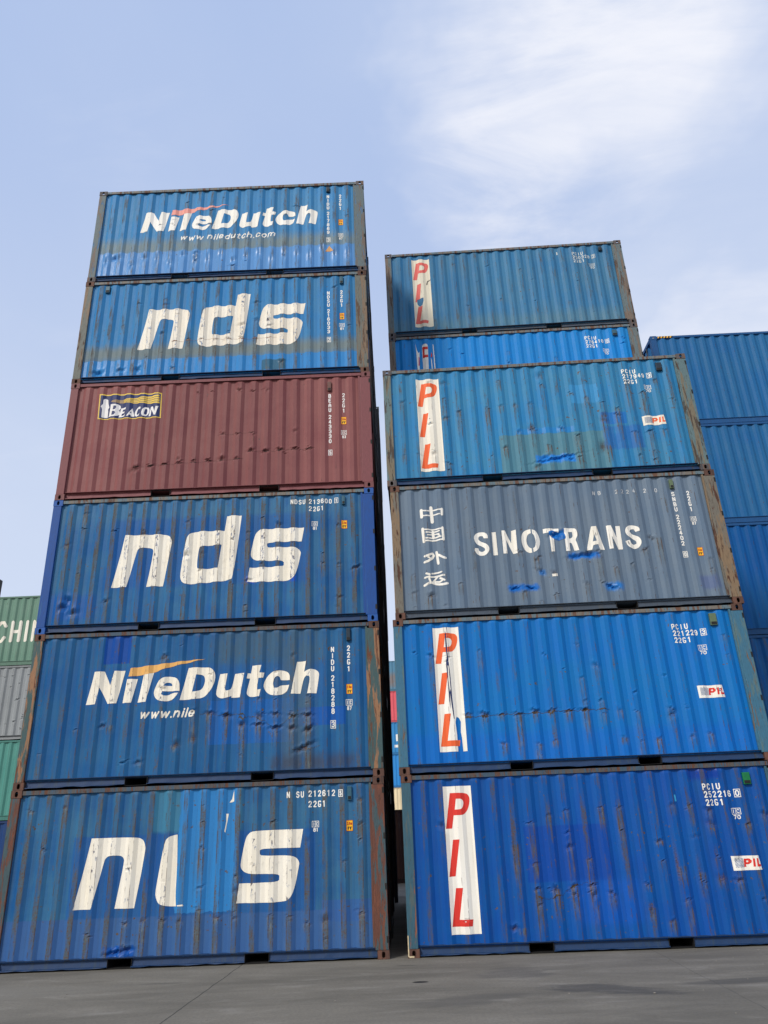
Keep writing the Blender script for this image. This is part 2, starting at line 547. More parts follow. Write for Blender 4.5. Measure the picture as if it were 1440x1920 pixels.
def frame2d(u0, u1, v0, v1, t):
    return union2d([rect(u0, u1, v0, v1)], [rect(u0 + t, u1 - t, v0 + t, v1 - t)])


def shape(d, keys=None, smooth=True, du=0.0, dv=0.0, lim=58):
    out = []
    for kx, (add, sub) in d.items():
        if keys and kx not in keys: continue
        f = (lambda p: smooth_poly(p, 2, lim)) if smooth else (lambda p: p)
        out += union2d([f([(a + du, b + dv) for a, b in p]) for p in add], [f([(a + du, b + dv) for a, b in p]) for p in sub])
    return out


# ------------------------------------------------------------------ the corrugated wall
class Wall:
    """pressed side wall: profile along u, dents over (u, v); marks are laid on the same surface"""
    OUT, INN = 0.014, 0.050

    def __init__(self, u0, u1, v0, v1, seed=1, dents=(), undul=0.004, fine=True, rid0=RID0, runs=1.0):
        self.u0, self.u1, self.v0, self.v1 = u0, u1, v0, v1
        rng = random.Random(seed)
        ks = int((u1 - rid0) / PITCH_C + 1)
        us = {u0, u1}
        offs = (-.1418, -.102, -.069, -.036, 0, .036, .069, .102) if fine else (-.102, -.036, .036, .102)
        for i in range(-1, ks + 1):
            for o in offs:
                x = rid0 + PITCH_C * i + o
                if u0 + 0.004 < x < u1 - 0.004: us.add(round(x, 5))
        self.us = np.array(sorted(us))
        nv = int((v1 - v0) / 0.019) if fine else 2
        self.vs = np.linspace(v0, v1, nv + 1)
        U, V = np.meshgrid(self.us, self.vs, indexing='ij')
        d = np.abs(((U - rid0) / PITCH_C + 0.5) % 1.0 - 0.5) * PITCH_C
        Y = self.OUT + np.clip((d - 0.036) / 0.066, 0, 1) * (self.INN - self.OUT)
        if fine:   # the pressed ends round off under the top rail
            e = np.clip((V - (v1 - 0.07)) / 0.07, 0, 1) ** 2
            Y = Y + (self.INN - Y) * e * 0.55
        K = np.zeros_like(Y)
        Q = np.zeros_like(Y)
        if fine:
            for _ in range(5):
                a, b, c, e = rng.uniform(.6, 2.6), rng.uniform(.8, 3.2), rng.uniform(0, 6), rng.uniform(0, 6)
                Y = Y + undul * 0.5 * np.sin(a * U + c) * np.sin(b * V + e)
            for (du, dv, su, sv, dep, kn) in dents:
                tilt = rng.uniform(-.5, .5)
                sv = sv * rng.choice((.45, .6, .8, 1.1))
                W = V - dv - tilt * (U - du) - 0.012 * np.sin((U - du) * 60 + tilt * 9)
                g = np.exp(-((U - du) / su) ** 2) * np.maximum(0, 1 - np.abs(W / (sv * 1.7))) ** 1.2
                lip = np.exp(-((U - du) / (su * 1.2)) ** 2 - ((W - sv * 1.5) / (sv * 0.9)) ** 2)
                Y = Y + dep * 1.55 * g - dep * 0.35 * lip
                K = np.maximum(K, kn * np.exp(-((U - du) / (su * 0.95)) ** 2 - (W / np.maximum(sv * 0.85, .014)) ** 2))
                if kn > 0.3 and runs:
                    ln = rng.uniform(.08, .28) if rng.random() < .65 else rng.uniform(.3, .85)
                    cu = rid0 + PITCH_C * round((du - rid0) / PITCH_C)
                    win = np.clip((0.075 - np.abs(U - cu)) / 0.03, 0, 1)
                    fall = np.clip((dv + .01 - V) / .02, 0, 1) * np.clip((V - (dv - ln)) / (ln * .6), 0, 1)
                    Q = np.maximum(Q, runs * min(1, kn * 1.2) * win * fall)
        self.Y = Y
        self.K = K
        self.Q = Q

    def mesh(self, name, mat, parent, smooth=False):
        nu, nv = len(self.us), len(self.vs)
        co = np.empty((nu, nv, 3))
        co[..., 0] = self.us[:, None]; co[..., 1] = self.Y; co[..., 2] = self.vs[None, :]
        idx = np.arange(nu * nv).reshape(nu, nv)
        q = np.stack([idx[:-1, :-1], idx[1:, :-1], idx[1:, 1:], idx[:-1, 1:]], -1).reshape(-1, 4)
        me = bpy.data.meshes.new(name)
        me.from_pydata(co.reshape(-1, 3).tolist(), [], q.tolist())
        at = me.attributes.new('knock', 'FLOAT', 'POINT')
        at.data.foreach_set('value', self.K.reshape(-1).astype(np.float32))
        at = me.attributes.new('run', 'FLOAT', 'POINT')
        at.data.foreach_set('value', self.Q.reshape(-1).astype(np.float32))
        me.materials.append(mat)
        o = bpy.data.objects.new(name, me)
        COL.objects.link(o)
        o.parent = parent
        return o

    def at(self, F, u, v):
        i = min(max(int(np.searchsorted(self.us, u + 1e-6) - 1), 0), len(self.us) - 2)
        j = min(max(int(np.searchsorted(self.vs, v + 1e-6) - 1), 0), len(self.vs) - 2)
        a = (u - self.us[i]) / (self.us[i + 1] - self.us[i]); b = (v - self.vs[j]) / (self.vs[j + 1] - self.vs[j])
        a = min(max(a, 0), 1); b = min(max(b, 0), 1)
        return ((F[i, j] * (1 - a) + F[i + 1, j] * a) * (1 - b) + (F[i, j + 1] * (1 - a) + F[i + 1, j + 1] * a) * b)

    def mark(self, name, tris, mat, parent, off=0.003, label=None):
        """lay flat triangles (u, v) on the corrugation as a skin of paint or film"""
        if not tris: return None
        bm = bmesh.new()
        cache = {}
        for t in tris:
            vs = []
            for p in t:
                key = (round(p[0], 5), round(p[1], 5))
                if key not in cache: cache[key] = bm.verts.new((key[0], key[1], 0))
                vs.append(cache[key])
            if len(set(vs)) == len(vs):
                try: bm.faces.new(vs)
                except ValueError: pass
        lo = [min(c[i] for c in cache) for i in (0, 1)]; hi = [max(c[i] for c in cache) for i in (0, 1)]
        for x in self.us:
            if lo[0] < x < hi[0]:
                bmesh.ops.bisect_plane(bm, geom=bm.verts[:] + bm.edges[:] + bm.faces[:], plane_co=(x, 0, 0), plane_no=(1, 0, 0), dist=1e-5)
        if hi[1] - lo[1] > 0.12:
            for y in self.vs:
                if lo[1] < y < hi[1]:
                    bmesh.ops.bisect_plane(bm, geom=bm.verts[:] + bm.edges[:] + bm.faces[:], plane_co=(0, y, 0), plane_no=(0, 1, 0), dist=1e-5)
        kn = []
        bm.verts.index_update()
        for vv in bm.verts:
            u, v = vv.co.x, vv.co.y
            kn.append(self.at(self.K, u, v))
            vv.co = (u, self.at(self.Y, u, v) - off, v)
        me = bpy.data.meshes.new(name)
        bm.to_mesh(me); bm.free()
        at = me.attributes.new('knock', 'FLOAT', 'POINT')
        at.data.foreach_set('value', np.array(kn, dtype=np.float32))
        me.materials.append(mat)
        o = bpy.data.objects.new(name, me)
        COL.objects.link(o)
        o.parent = parent
        if label: o['label'] = label
        return o


# ------------------------------------------------------------------ container parts
CW, CH, CD = 0.178, 0.118, 0.162            # corner casting


def holed_face(bm, o, a, b, w, h, rx, ry, lip):
    """rectangular plate o + s*a + t*b with an oval hole and a lip going inwards"""
    o, a, b = Vector(o), Vector(a), Vector(b)
    nrm = a.cross(b)
    n = 20
    inner, deep, outer = [], [], []
    for i in range(n):
        t = 2 * math.pi * (i + 0.5) / n
        c, s = math.cos(t), math.sin(t)
        sx = math.copysign(abs(c) ** 0.75, c); sy = math.copysign(abs(s) ** 0.75, s)
        p = o + a * (w / 2 + rx * sx) + b * (h / 2 + ry * sy)
        inner.append(bm.verts.new(p)); deep.append(bm.verts.new(p - nrm * lip))
        k = 1 / max(abs(c), abs(s))
        outer.append(bm.verts.new(o + a * (w / 2 + w / 2 * c * k) + b * (h / 2 + h / 2 * s * k)))
    cs = [bm.verts.new(o + a * x + b * y) for x, y in ((w, h), (0, h), (0, 0), (w, 0))]
    for i in range(n):
        j = (i + 1) % n
        bm.faces.new((outer[i], outer[j], inner[j], inner[i]))
        bm.faces.new((inner[i], inner[j], deep[j], deep[i]))
    for ci, i in zip(range(4), (2, 7, 12, 17)):
        bm.faces.new((outer[i], cs[ci], outer[(i + 1) % n]))


def casting_bm(x0, z0, left, top):
    bm = bmesh.new()
    y0 = -0.005
    X, Y, Z = Vector((1, 0, 0)), Vector((0, 1, 0)), Vector((0, 0, 1))
    holed_face(bm, (x0, y0, z0), X, Z, CW, CH, 0.026, 0.042, 0.022)
    if left:
        holed_face(bm, (x0, y0 + CD, z0), -Y, Z, CD, CH, 0.026, 0.042, 0.022)
        xi = x0 + CW
    else:
        holed_face(bm, (x0 + CW, y0, z0), Y, Z, CD, CH, 0.026, 0.042, 0.022)
        xi = x0
    if top:
        holed_face(bm, (x0, y0, z0 + CH), X, Y, CW, CD, 0.060, 0.034, 0.022)
        zi = z0
    else:
        holed_face(bm, (x0, y0 + CD, z0), X, -Y, CW, CD, 0.060, 0.034, 0.022)
        zi = z0 + CH
    q = lambda ps: bm.faces.new([bm.verts.new(p) for p in ps])
    q([(xi, y0, z0), (xi, y0 + CD, z0), (xi, y0 + CD, z0 + CH), (xi, y0, z0 + CH)])
    q([(x0, y0, zi), (x0 + CW, y0, zi), (x0 + CW, y0 + CD, zi), (x0, y0 + CD, zi)])
    q([(x0, y0 + CD, z0), (x0 + CW, y0 + CD, z0), (x0 + CW, y0 + CD, z0 + CH), (x0, y0 + CD, z0 + CH)])
    bmesh.ops.remove_doubles(bm, verts=bm.verts[:], dist=1e-4)
    return bm


def rail_strip(bm, x0, x1, pts, wob=0.0, rng=None, n=14):
    """sheet section pts (y, z) swept along x, with a little bending of its free edges"""
    prev = None
    for i in range(n + 1):
        x = x0 + (x1 - x0) * i / n
        row = []
        for j, (y, z) in enumerate(pts):
            dz = 0.0 if (rng is None or j != 0) else rng.uniform(-wob, wob)
            dy = 0.0 if rng is None else rng.uniform(-wob, wob) * 0.5
            row.append(bm.verts.new((x, y + dy, z + dz)))
        if prev:
            for a in range(len(pts) - 1):
                bm.faces.new((prev[a], row[a], row[a + 1], prev[a + 1]))
        prev = row


def corr_strip(bm, axis, a0, a1, c, depth, z0, z1, pitch=0.25):
    """simple corrugated sheet for ends and backs"""
    n = max(2, int(round((a1 - a0) / pitch)))
    p = (a1 - a0) / n
    prev = None
    for i in range(n):
        for f, d in ((0.0, 0), (0.28, 0), (0.5, 1), (0.78, 1)):
            a = a0 + (i + f) * p
            q = c + depth * d
            co = (a, q) if axis == 'x' else (q, a)
            cur = (bm.verts.new((co[0], co[1], z0)), bm.verts.new((co[0], co[1], z1)))
            if prev: bm.faces.new((prev[0], cur[0], cur[1], prev[1]))
            prev = cur
    co = (a1, c) if axis == 'x' else (c, a1)
    cur = (bm.verts.new((co[0], co[1], z0)), bm.verts.new((co[0], co[1], z1)))
    bm.faces.new((prev[0], cur[0], cur[1], prev[1]))


RP = 0.205      # width of the door-end corner post seen from the side


def shell_bm(L, H, top=True):
    bm = bmesh.new()
    corr_strip(bm, 'x', 0.15, L - 0.15, W20 - 0.05, 0.036, 0.15, H - 0.085, 0.28)
    corr_strip(bm, 'y', 0.13, W20 - 0.13, 0.03, 0.04, 0.15, H - 0.11, 0.25)
    corr_strip(bm, 'y', 0.13, W20 - 0.13, L - 0.03, -0.04, 0.15, H - 0.11, 0.25)
    box(bm, 0.05, L - 0.05, 0.055, W20 - 0.055, H - 0.05, H - 0.03)
    box(bm, 0.05, L - 0.05, 0.06, W20 - 0.06, 0.13, 0.15)
    return bm


def rear_frame_bm(L, H):
    bm = bmesh.new()
    for x0, x1 in ((0, 0.16), (L - 0.16, L)):
        box(bm, x0, x1, W20 - 0.12, W20, CH + .002, H - CH - .002)
        for z in (0.0, H - CH):
            box(bm, x0 + (0 if x0 == 0 else -.02), x1 + (.02 if x0 == 0 else 0), W20 - CD, W20 + .004, z, z + CH)
    box(bm, CW + .01, L - CW - .01, W20 - .06, W20 - .002, H - .085, H - .012)
    box(bm, CW + .01, L - CW - .01, W20 - .05, W20 - .002, .012, .15)
    for x0, x1 in ((0.002, .07), (L - .07, L - .002)):      # end rails
        box(bm, x0, x1, CD + .004, W20 - CD - .006, H - .11, H - .014)
        box(bm, x0, x1, CD + .004, W20 - CD - .006, .014, .15)
    return bm


def front_frame(root, L, H, mp, mr, mb, mc, seed, pockets=True, marksize=True):
    rng = random.Random(seed)
    # corner posts
    bm = bmesh.new(); box(bm, 0.0, 0.155, 0.0, 0.13, CH + .002, H - CH - .002, 0.008)
    link('corner_post', bm, mp, root)
    bm = bmesh.new()
    box(bm, L - RP, L, 0.0, 0.13, CH + .002, H - CH - .002, 0.010)
    box(bm, L - RP - 0.036, L - RP - .001, 0.010, 0.06, 0.15, H - .09)
    post = link('corner_post', bm, mp, root)
    for z in (0.26, 0.98, 1.70, 2.38):                       # lashing slots: dark plates on the edge, painting the notches' shade
        z = z * H / H20
        bm = bmesh.new()
        box(bm, L - .030, L + .0015, -.0015, .05, z - .045, z + .045)
        link('lashing_slot_shade', bm, M_dark, post)
    # castings
    for left, x0 in ((True, -0.004), (False, L - CW + .004)):
        for top, z0 in ((False, 0.001), (True, H - CH - .001)):
            link('corner_casting', casting_bm(x0, z0, left, top), mc, root)
    # top rail
    bm = bmesh.new()
    z1, z0 = H - .012, H - .078
    rail_strip(bm, CW, L - CW, [(.03, z0 + .004), (.006, z0), (.004, z1 - .004), (.03, z1), (.07, z1)], .0035, rng)
    rail_strip(bm, CW, L - CW, [(.07, z0 + .006), (.03, z0 + .004)], 0.0, None)
    link('top_rail', bm, mr, root)
    # bottom rail
    bm = bmesh.new()
    segs = [(CW, L - CW)]
    if pockets: segs = [(CW, 1.815), (2.175, 3.885), (4.245, L - CW)]
    for a, b in segs:
        rail_strip(bm, a, b, [(.012, .026), (.014, .034), (.050, .040), (.072, .148)], .007, rng, 12)
        rail_strip(bm, a, b, [(.072, .148), (.008, .150), (.007, .159), (.06, .166)], .0, None)
    if pockets:
        for a, b in ((1.815, 2.175), (3.885, 4.245)):
            rail_strip(bm, a, b, [(.070, .132), (.070, .148), (.010, .150), (.009, .159), (.06, .166)], 0, None, 1)
    link('bottom_rail', bm, mb, root)
    if pockets:
        for a, b in ((1.815, 2.175), (3.885, 4.245)):
            bm = bmesh.new()
            t = .006
            box(bm, a - t, a, .030, 1.6, .012, .138)
            box(bm, b, b + t, .030, 1.6, .012, .138)
            box(bm, a, b, .034, 1.6, .132, .138)
            box(bm, a, b, .034, 1.6, .010, .016)
            box(bm, a, b, 1.2, 1.21, .016, .132)
            link('forklift_pocket', bm, M_dark, root)


def vent(root, wall, u0, u1, v0, v1, mat):
    bm = bmesh.new()
    y = wall.at(wall.Y, (u0 + u1) / 2, (v0 + v1) / 2)
    y = min(y, Wall.OUT + .02)
    box(bm, u0, u1, y - .030, y + .03, v0, v1, 0.008)
    o = link('vent', bm, mat, root)
    bm = bmesh.new()
    box(bm, u0 + .010, u1 - .010, y - .033, y - .020, v0 + .012, v0 + .06, .003)  # dark block on the vent face, painting the slot's inner shade
    link('vent_slot_shade', bm, M_dark, o)
    return o


GROUP = {}


def container(loc, yaw, label, paint, frame, casting, seed, dents=(), group=None, L=L20, H=H20, rail=None, brail=None, fine=True, pockets=True, rid0=RID0, u_end=None, runs=1.0):
    root = empty('shipping_container', loc, yaw)
    tag(root, label, 'shipping container', group)
    wl = Wall(0.150, (L - RP - 0.004) if u_end is None else u_end, 0.160, H - .074, seed, dents, fine=fine, rid0=rid0, runs=runs)
    wl.mesh('side_wall', paint, root)
    front_frame(root, L, H, frame, rail or frame, brail or BRAIL, casting, seed, pockets)
    link('shell', shell_bm(L, H), paint, root)
    link('rear_frame', rear_frame_bm(L, H), frame, root)
    return root, wl


def ridge_u(i): return RID0 + PITCH_C * i


def crease(v_fn, u0, u1, dep=0.022, seed=0, su=.042, sv=.028, kn=1.0, skip=0.15):
    """a forklift scrape: every ridge between u0 and u1 is knocked in at about the same height"""
    rng = random.Random(seed)
    out = []
    for i in range(21):
        u = ridge_u(i)
        if u0 <= u <= u1 and rng.random() > skip:
            if rng.random() < .55:
                out.append((u + rng.uniform(-.09, .09), v_fn(u) + rng.uniform(-.07, .07), su * rng.uniform(.35, .8), sv * rng.uniform(.4, .9), dep * rng.uniform(.3, .8), kn * .4))
            out.append((u + rng.uniform(-.012, .012), v_fn(u) + rng.uniform(-.025, .025), su * rng.uniform(.8, 1.3), sv * rng.uniform(.8, 1.4), dep * rng.uniform(.6, 1.3), kn * rng.uniform(.5, 1)))
    return out


def scatter(n, seed, vlo=.25, vhi=2.3, dep=.016, kn=.6):
    rng = random.Random(seed)
    out = []
    for _ in range(n):
        u = ridge_u(rng.randrange(20)) + rng.uniform(-.02, .02)
        q = rng.random() ** 2
        out.append((u, rng.uniform(vlo, vhi), .022 + .05 * q, .018 + .05 * q * rng.random(), dep * rng.uniform(.3, 1.2), kn * rng.uniform(.2, 1)))
    return out



def scrape(root, wl, v_fn, u0, u1, mat, seed, thick=.016, thin=.0025, wob=.012, ext=1.0, label=None):
    """one long ragged scrape across the ribs, wide where it caught the outer flats"""
    rng = random.Random(seed)
    n = int((u1 - u0) / .011)
    top, bot = [], []
    drift = 0.0
    amp = {}
    for i in range(n + 1):
        u = u0 + (u1 - u0) * i / n
        kx = round((u - RID0) / PITCH_C)
        d = abs(u - RID0 - kx * PITCH_C)
        if kx not in amp: amp[kx] = rng.choice((.15, .5, .8, 1.0, 1.3))
        drift = drift * .85 + rng.uniform(-1, 1) * wob * .55
        g = max(0.0, 1 - (d / .07) ** 2) * amp[kx]
        v = v_fn(u) + drift + rng.uniform(-.002, .002)
        top.append((u, v + thin * rng.uniform(.4, 1.2) + thick * g * rng.uniform(.15, 1.0)))
        bot.append((u, v - thin * rng.uniform(.4, 1.2) - thick * ext * g * rng.uniform(.15, 1.3)))
    wl.mark('scrape', union2d([bot + top[::-1]]), mat, root, .0026 if label is None else .0048, label)


M_red = None
def sticker(root, wl, u0, u1, v0, v1, seed):
    wl.mark('height_sticker', [t for t in union2d([rect(u0, u1, v0, v1)])], M_yel, root, .003)
    s = wl.mark('sticker_print', text_fit('2.6m', u0 + .012, u1 - .012, v0 + (v1 - v0) * .56, (v1 - v0) * .30, .010)
                + frame2d(u0, u1, v0, v1, .006), M_prt_red, root, .0042)
    wl.mark('sticker_print', text_fit("8'6'", u0 + .018, u1 - .014, v0 + (v1 - v0) * .12, (v1 - v0) * .30, .011), M_prt_blk, root, .0042)


def ic_plate(root, wl, u0, u1, v0, v1, num, mat, boxed=True):
    """owner registration mark: a frame with i and C in it, number below"""
    h = v1 - v0
    vm = v0 + h * .42
    um = u0 + (u1 - u0) * .45
    t = .008
    tr = frame2d(u0, u1, vm, v1, t)
    tr += union2d([rect(um, um + t, vm + t + .0005, v1 - t - .0005)])
    tr += glyph('I', u0 + .012, vm + .018, (um - u0) * .7, v1 - vm - .036, .010)
    tr += glyph('C', um + .018, vm + .018, u1 - um - .036, v1 - vm - .036, .010)
    tr += text_fit(num, u0 + .015, u1 - .012, v0, h * .36, .012)
    wl.mark('code_plate', tr, mat, root, .003)


def serial_rows(root, wl, rows, mat, box_at=None):
    for (s, u, v, skip) in rows:
        wl.mark('size_code' if s == '22G1' else 'serial_number', text_row(s, u, v, .054, .097, .075, .0165, 0.0, skip), mat, root, .003)


def check_digit(root, wl, ch, u0, u1, v0, v1, mat):
    tr = frame2d(u0, u1, v0, v1, .010)
    gw = (u1 - u0) - .034
    tr += glyph(ch, u0 + .019, v0 + .018, gw - .004, (v1 - v0) - .036, .016)
    wl.mark('check_digit', tr, mat, root, .003)

# ------------------------------------------------------------------ ground
m, k = new_mat("yard_concrete")
tc = k.n('ShaderNodeTexCoord').outputs['Object']
gx, gy, gz = k.sep(tc)
n1 = k.noise(k.scale(tc, (0.25, 0.9, 1), (2, 0, 0), (0, 0, 0.10)), 1.0, 5, 0.6, 0.4)
n2 = k.noise(k.scale(tc, (0.55, 1.7, 1), (0, 3, 0), (0, 0, 0.12)), 1.8, 8, 0.68, 0.5)
n3 = k.noise(tc, 26.0, 6, 0.7)
n4 = k.noise(tc, 2.3, 5, 0.6)
n5 = k.noise(tc, 160.0, 3, 0.6)
col = k.mix(k.ramp(k.math('ADD', k.math('MULTIPLY', n1, 0.55), k.math('MULTIPLY', n2, 0.45)), 0.36, 0.64), (0.120, 0.113, 0.098), (0.188, 0.177, 0.155))
col = k.mix(k.ramp(n3, 0.35, 0.75, 0, 0.5), col, (0.085, 0.084, 0.082))
col = k.mix(k.ramp(n5, 0.58, 0.8, 0, 0.6), col, (0.27, 0.265, 0.255))
col = k.mix(k.math('MULTIPLY', k.ramp(n2, 0.55, 0.70), 0.6), col, (0.215, 0.208, 0.196))
def stain(cx, cy, rx, ry, amt, c, jag=0.9, rot=0.0):
    global col
    ca, sa = math.cos(rot), math.sin(rot)
    ddx = k.math('SUBTRACT', gx, cx); ddy = k.math('SUBTRACT', gy, cy)
    px = k.math('ADD', k.math('MULTIPLY', ddx, ca), k.math('MULTIPLY', ddy, sa))
    py = k.math('SUBTRACT', k.math('MULTIPLY', ddy, ca), k.math('MULTIPLY', ddx, sa))
    q = k.math('ADD', k.math('POWER', k.math('DIVIDE', px, rx), 2.0), k.math('POWER', k.math('DIVIDE', py, ry), 2.0))
    q = k.math('ADD', q, k.math('MULTIPLY', k.math('SUBTRACT', n2, 0.5), jag * 3))
    q = k.math('ADD', q, k.math('MULTIPLY', k.math('SUBTRACT', n3, 0.5), jag * 1.5))
    col = k.mix(k.ramp(q, 1.05, 0.45, 0, amt), col, c)
stain(8.55, -2.85, 0.85, 0.28, 0.55, (0.040, 0.041, 0.046), 1.0, -0.45)
stain(10.2, -2.70, 0.9, 0.16, 0.45, (0.045, 0.046, 0.050), 1.0, 0.1)
stain(7.75, -1.65, 0.55, 0.5, 0.35, (0.055, 0.056, 0.062), 1.2)
stain(7.0, -3.2, 0.7, 0.3, 0.3, (0.055, 0.056, 0.06), 1.2, 0.3)
stain(6.47, -1.98, 0.115, 0.075, 0.95, (0.012, 0.012, 0.013), 0.15)
stain(3.05, -1.35, 0.35, 0.06, 0.4, (0.05, 0.05, 0.05), 0.8)
stain(6.3, -0.65, 0.18, 0.05, 0.5, (0.05, 0.05, 0.05), 0.8)
stain(1.2, -1.6, 1.4, 0.5, 0.22, (0.20, 0.197, 0.185), 1.0)
# saw-cut joint across the bay, slightly ragged
jx = k.math('SUBTRACT', gx, k.math('ADD', 3.85, k.math('MULTIPLY', gy, 0.032)))
jx = k.math('ADD', jx, k.math('MULTIPLY', k.math('SUBTRACT', n4, 0.5), 0.05))
jj = k.ramp(k.math('ABSOLUTE', jx), 0.011, 0.004)
col = k.mix(k.math('MULTIPLY', jj, 0.8), col, (0.025, 0.025, 0.025))
jx2 = k.math('SUBTRACT', gx, k.math('ADD', 9.95, k.math('MULTIPLY', gy, 0.032)))
jx2 = k.math('ADD', jx2, k.math('MULTIPLY', k.math('SUBTRACT', n4, 0.5), 0.08))
j2 = k.ramp(k.math('ABSOLUTE', jx2), 0.009, 0.003)
col = k.mix(k.math('MULTIPLY', j2, 0.45), col, (0.04, 0.04, 0.04))
h = k.math('SUBTRACT', k.math('ADD', k.math('MULTIPLY', n3, 0.5), k.math('MULTIPLY', n5, 0.35)), k.math('MULTIPLY', jj, 1.0))
finish(k, col, k.math('ADD', 0.72, k.math('MULTIPLY', n3, 0.2)), (h, 0.35, 0.012))
bm = bmesh.new()
S = 2500.0
bm.faces.new([bm.verts.new(q) for q in ((-S, -S, 0), (S, -S, 0), (S, S, 0), (-S, S, 0))])
g = link('ground', bm, m)
tag(g, None, None, None, 'structure')

# ------------------------------------------------------------------ colours and materials
M_yel = plain("sticker_yellow", lin(235, 175, 35), 0.45, 0.12)
M_prt_red = plain("sticker_red", lin(165, 45, 25), 0.5)
M_prt_blk = plain("sticker_black", (0.03, 0.025, 0.02), 0.5)
M_vent_blue = plain("vent_blue", lin(45, 85, 105), 0.5)
M_vent_dark = plain("vent_dark", lin(28, 45, 60), 0.5)
M_vent_green = plain("vent_green", lin(18, 105, 62), 0.45)
M_vent_olive = plain("vent_olive", lin(88, 105, 82), 0.55)

B1, B1f = lin(22, 80, 136), lin(60, 110, 138)
B2, B2f = lin(14, 80, 138), lin(42, 98, 138)
B3, B3f = lin(14, 82, 144), lin(54, 108, 140)
B4, B4f = lin(116, 66, 70), lin(128, 80, 80)
B5, B5f = lin(36, 116, 178), lin(66, 124, 164)
B6, B6f = lin(40, 118, 178), lin(70, 126, 164)
R1, R1f = lin(0, 70, 152), lin(0, 82, 152)
R2, R2f = lin(0, 100, 180), lin(4, 106, 170)
R3, R3f = lin(90, 110, 133), lin(104, 119, 136)
R4, R4f = lin(32, 118, 176), lin(62, 126, 158)
S5, S5f = lin(8, 124, 202), lin(36, 124, 186)
S6, S6f = lin(46, 112, 160), lin(72, 120, 148)
HC1, HC1f = lin(24, 94, 152), lin(44, 104, 148)
HC2, HC2f = lin(0, 80, 150), lin(16, 90, 146)

# patch: (u0, u1, v0, v1, colour, softness, raggedness, amount, glossy)
BRAIL = frame_paint('rail_lower_dusty_shade', lin(24, 56, 98), lin(38, 62, 92), lin(62, 58, 58), 30, .3)  # recess shade put into the lower rail's colour, with dusty grey flakes
BRAIL_G = frame_paint('rail_lower_grey', lin(64, 76, 92), lin(72, 78, 86), lin(74, 62, 56), 31, .3)  # grey rails with the same recess shade in their colour
S_rust = frame_paint('scrape_rust', (0.040, 0.026, 0.018), (0.075, 0.045, 0.025), (0.10, 0.075, 0.045), 32, .5, .8)
S_mar = frame_paint('scrape_maroon', lin(76, 48, 48), lin(58, 40, 40), lin(112, 78, 74), 33, .5, .8)
S_dark = frame_paint('scrape_steel', (0.035, 0.034, 0.034), (0.06, 0.05, 0.042), (0.16, 0.16, 0.16), 34, .5, .5)
S_brn = frame_paint('scrape_brown', lin(146, 96, 62), lin(112, 78, 56), lin(170, 140, 104), 35, .5, .8)
P_nds1 = wall_paint("paint_bottom_nds", B1, B1f, 1.0, 0.75, 0.35, [
    (2.35, 3.75, 1.88, 2.60, lin(58, 120, 150), .03, .06, .75, False),
    (0.1, 5.90, 0.10, 0.69, lin(54, 90, 146), .006, .02, .80, False),
    (1.10, 4.95, 0.685, 1.85, lin(16, 74, 148), .02, .03, .55, False),
    (2.76, 3.72, 0.72, 2.60, lin(42, 118, 182), .005, .12, 1.0, False),
    (5.05, 5.80, 0.52, 0.82, lin(46, 88, 150), .006, .03, .8, False),
    (1.75, 2.2, 0.14, 0.30, lin(2, 76, 160), .02, .2, .9, True)], chips=.9)
P_nd2 = wall_paint("paint_second_dutch", B2, B2f, 2.0, 0.45, 0.35, [
    (1.25, 1.72, 2.02, 2.60, lin(0, 66, 150), .004, .01, .95, False),
    (0.95, 5.10, 1.30, 1.95, lin(18, 82, 150), .05, .04, .5, False),
    (3.15, 4.58, 0.60, 1.32, lin(16, 90, 166), .005, .02, .85, False),
    (4.65, 5.45, 0.85, 1.15, lin(4, 78, 164), .005, .02, .8, False),
    (3.2, 5.0, 1.95, 2.6, lin(58, 88, 112), .2, .3, .8, False),
    (4.35, 4.9, 0.2, 2.0, lin(62, 88, 110), .12, .15, .7, False),
    (4.2, 5.6, 0.14, 0.38, lin(58, 62, 78), .1, .15, .7, False)], chips=.8)
P_nds3 = wall_paint("paint_third_nds", B3, B3f, 3.0, 0.80, 0.40, [
    (0.1, 5.9, 2.05, 2.6, lin(62, 112, 148), .2, .4, .55, False),
    (1.15, 4.85, 0.80, 2.15, lin(14, 76, 154), .06, .05, .45, False),
    (0.15, 1.0, 0.25, 0.7, lin(12, 80, 160), .1, .3, .7, True),
    (2.52, 2.62, 1.30, 1.45, lin(0, 80, 190), .02, .06, .95, True),
    (3.68, 3.85, 0.80, 0.92, lin(0, 75, 185), .02, .06, .95, True),
    (4.48, 4.60, 0.80, 0.90, lin(0, 80, 190), .02, .06, .9, True)], chips=.8)
P_bea = wall_paint("paint_maroon", B4, B4f, 4.0, 0.02, 0.10, [], rust=(0.06, 0.03, 0.03), wornc=lin(104, 60, 66), fade_amt=.8, chips=.05, gloss=.42)
P_nds5 = wall_paint("paint_fifth_nds", B5, B5f, 5.0, 0.62, 0.25, [
    (0.1, 5.9, 0.54, 0.88, lin(104, 118, 122), .14, .12, .95, False),
    (0.1, 5.9, 0.10, 0.55, lin(44, 124, 190), .010, .07, .97, True),
    (3.85, 4.35, 0.18, 0.43, lin(42, 88, 112), .012, .04, .9, False)], chips=.5)
P_nd6 = wall_paint("paint_top_dutch", B6, B6f, 6.0, 0.50, 0.25, [
    (0.1, 5.9, 0.74, 1.12, lin(112, 126, 128), .16, .15, .85, False),
    (0.1, 5.9, 0.10, 0.79, lin(84, 138, 198), .02, .10, .95, True)], chips=.4, gloss=.40)
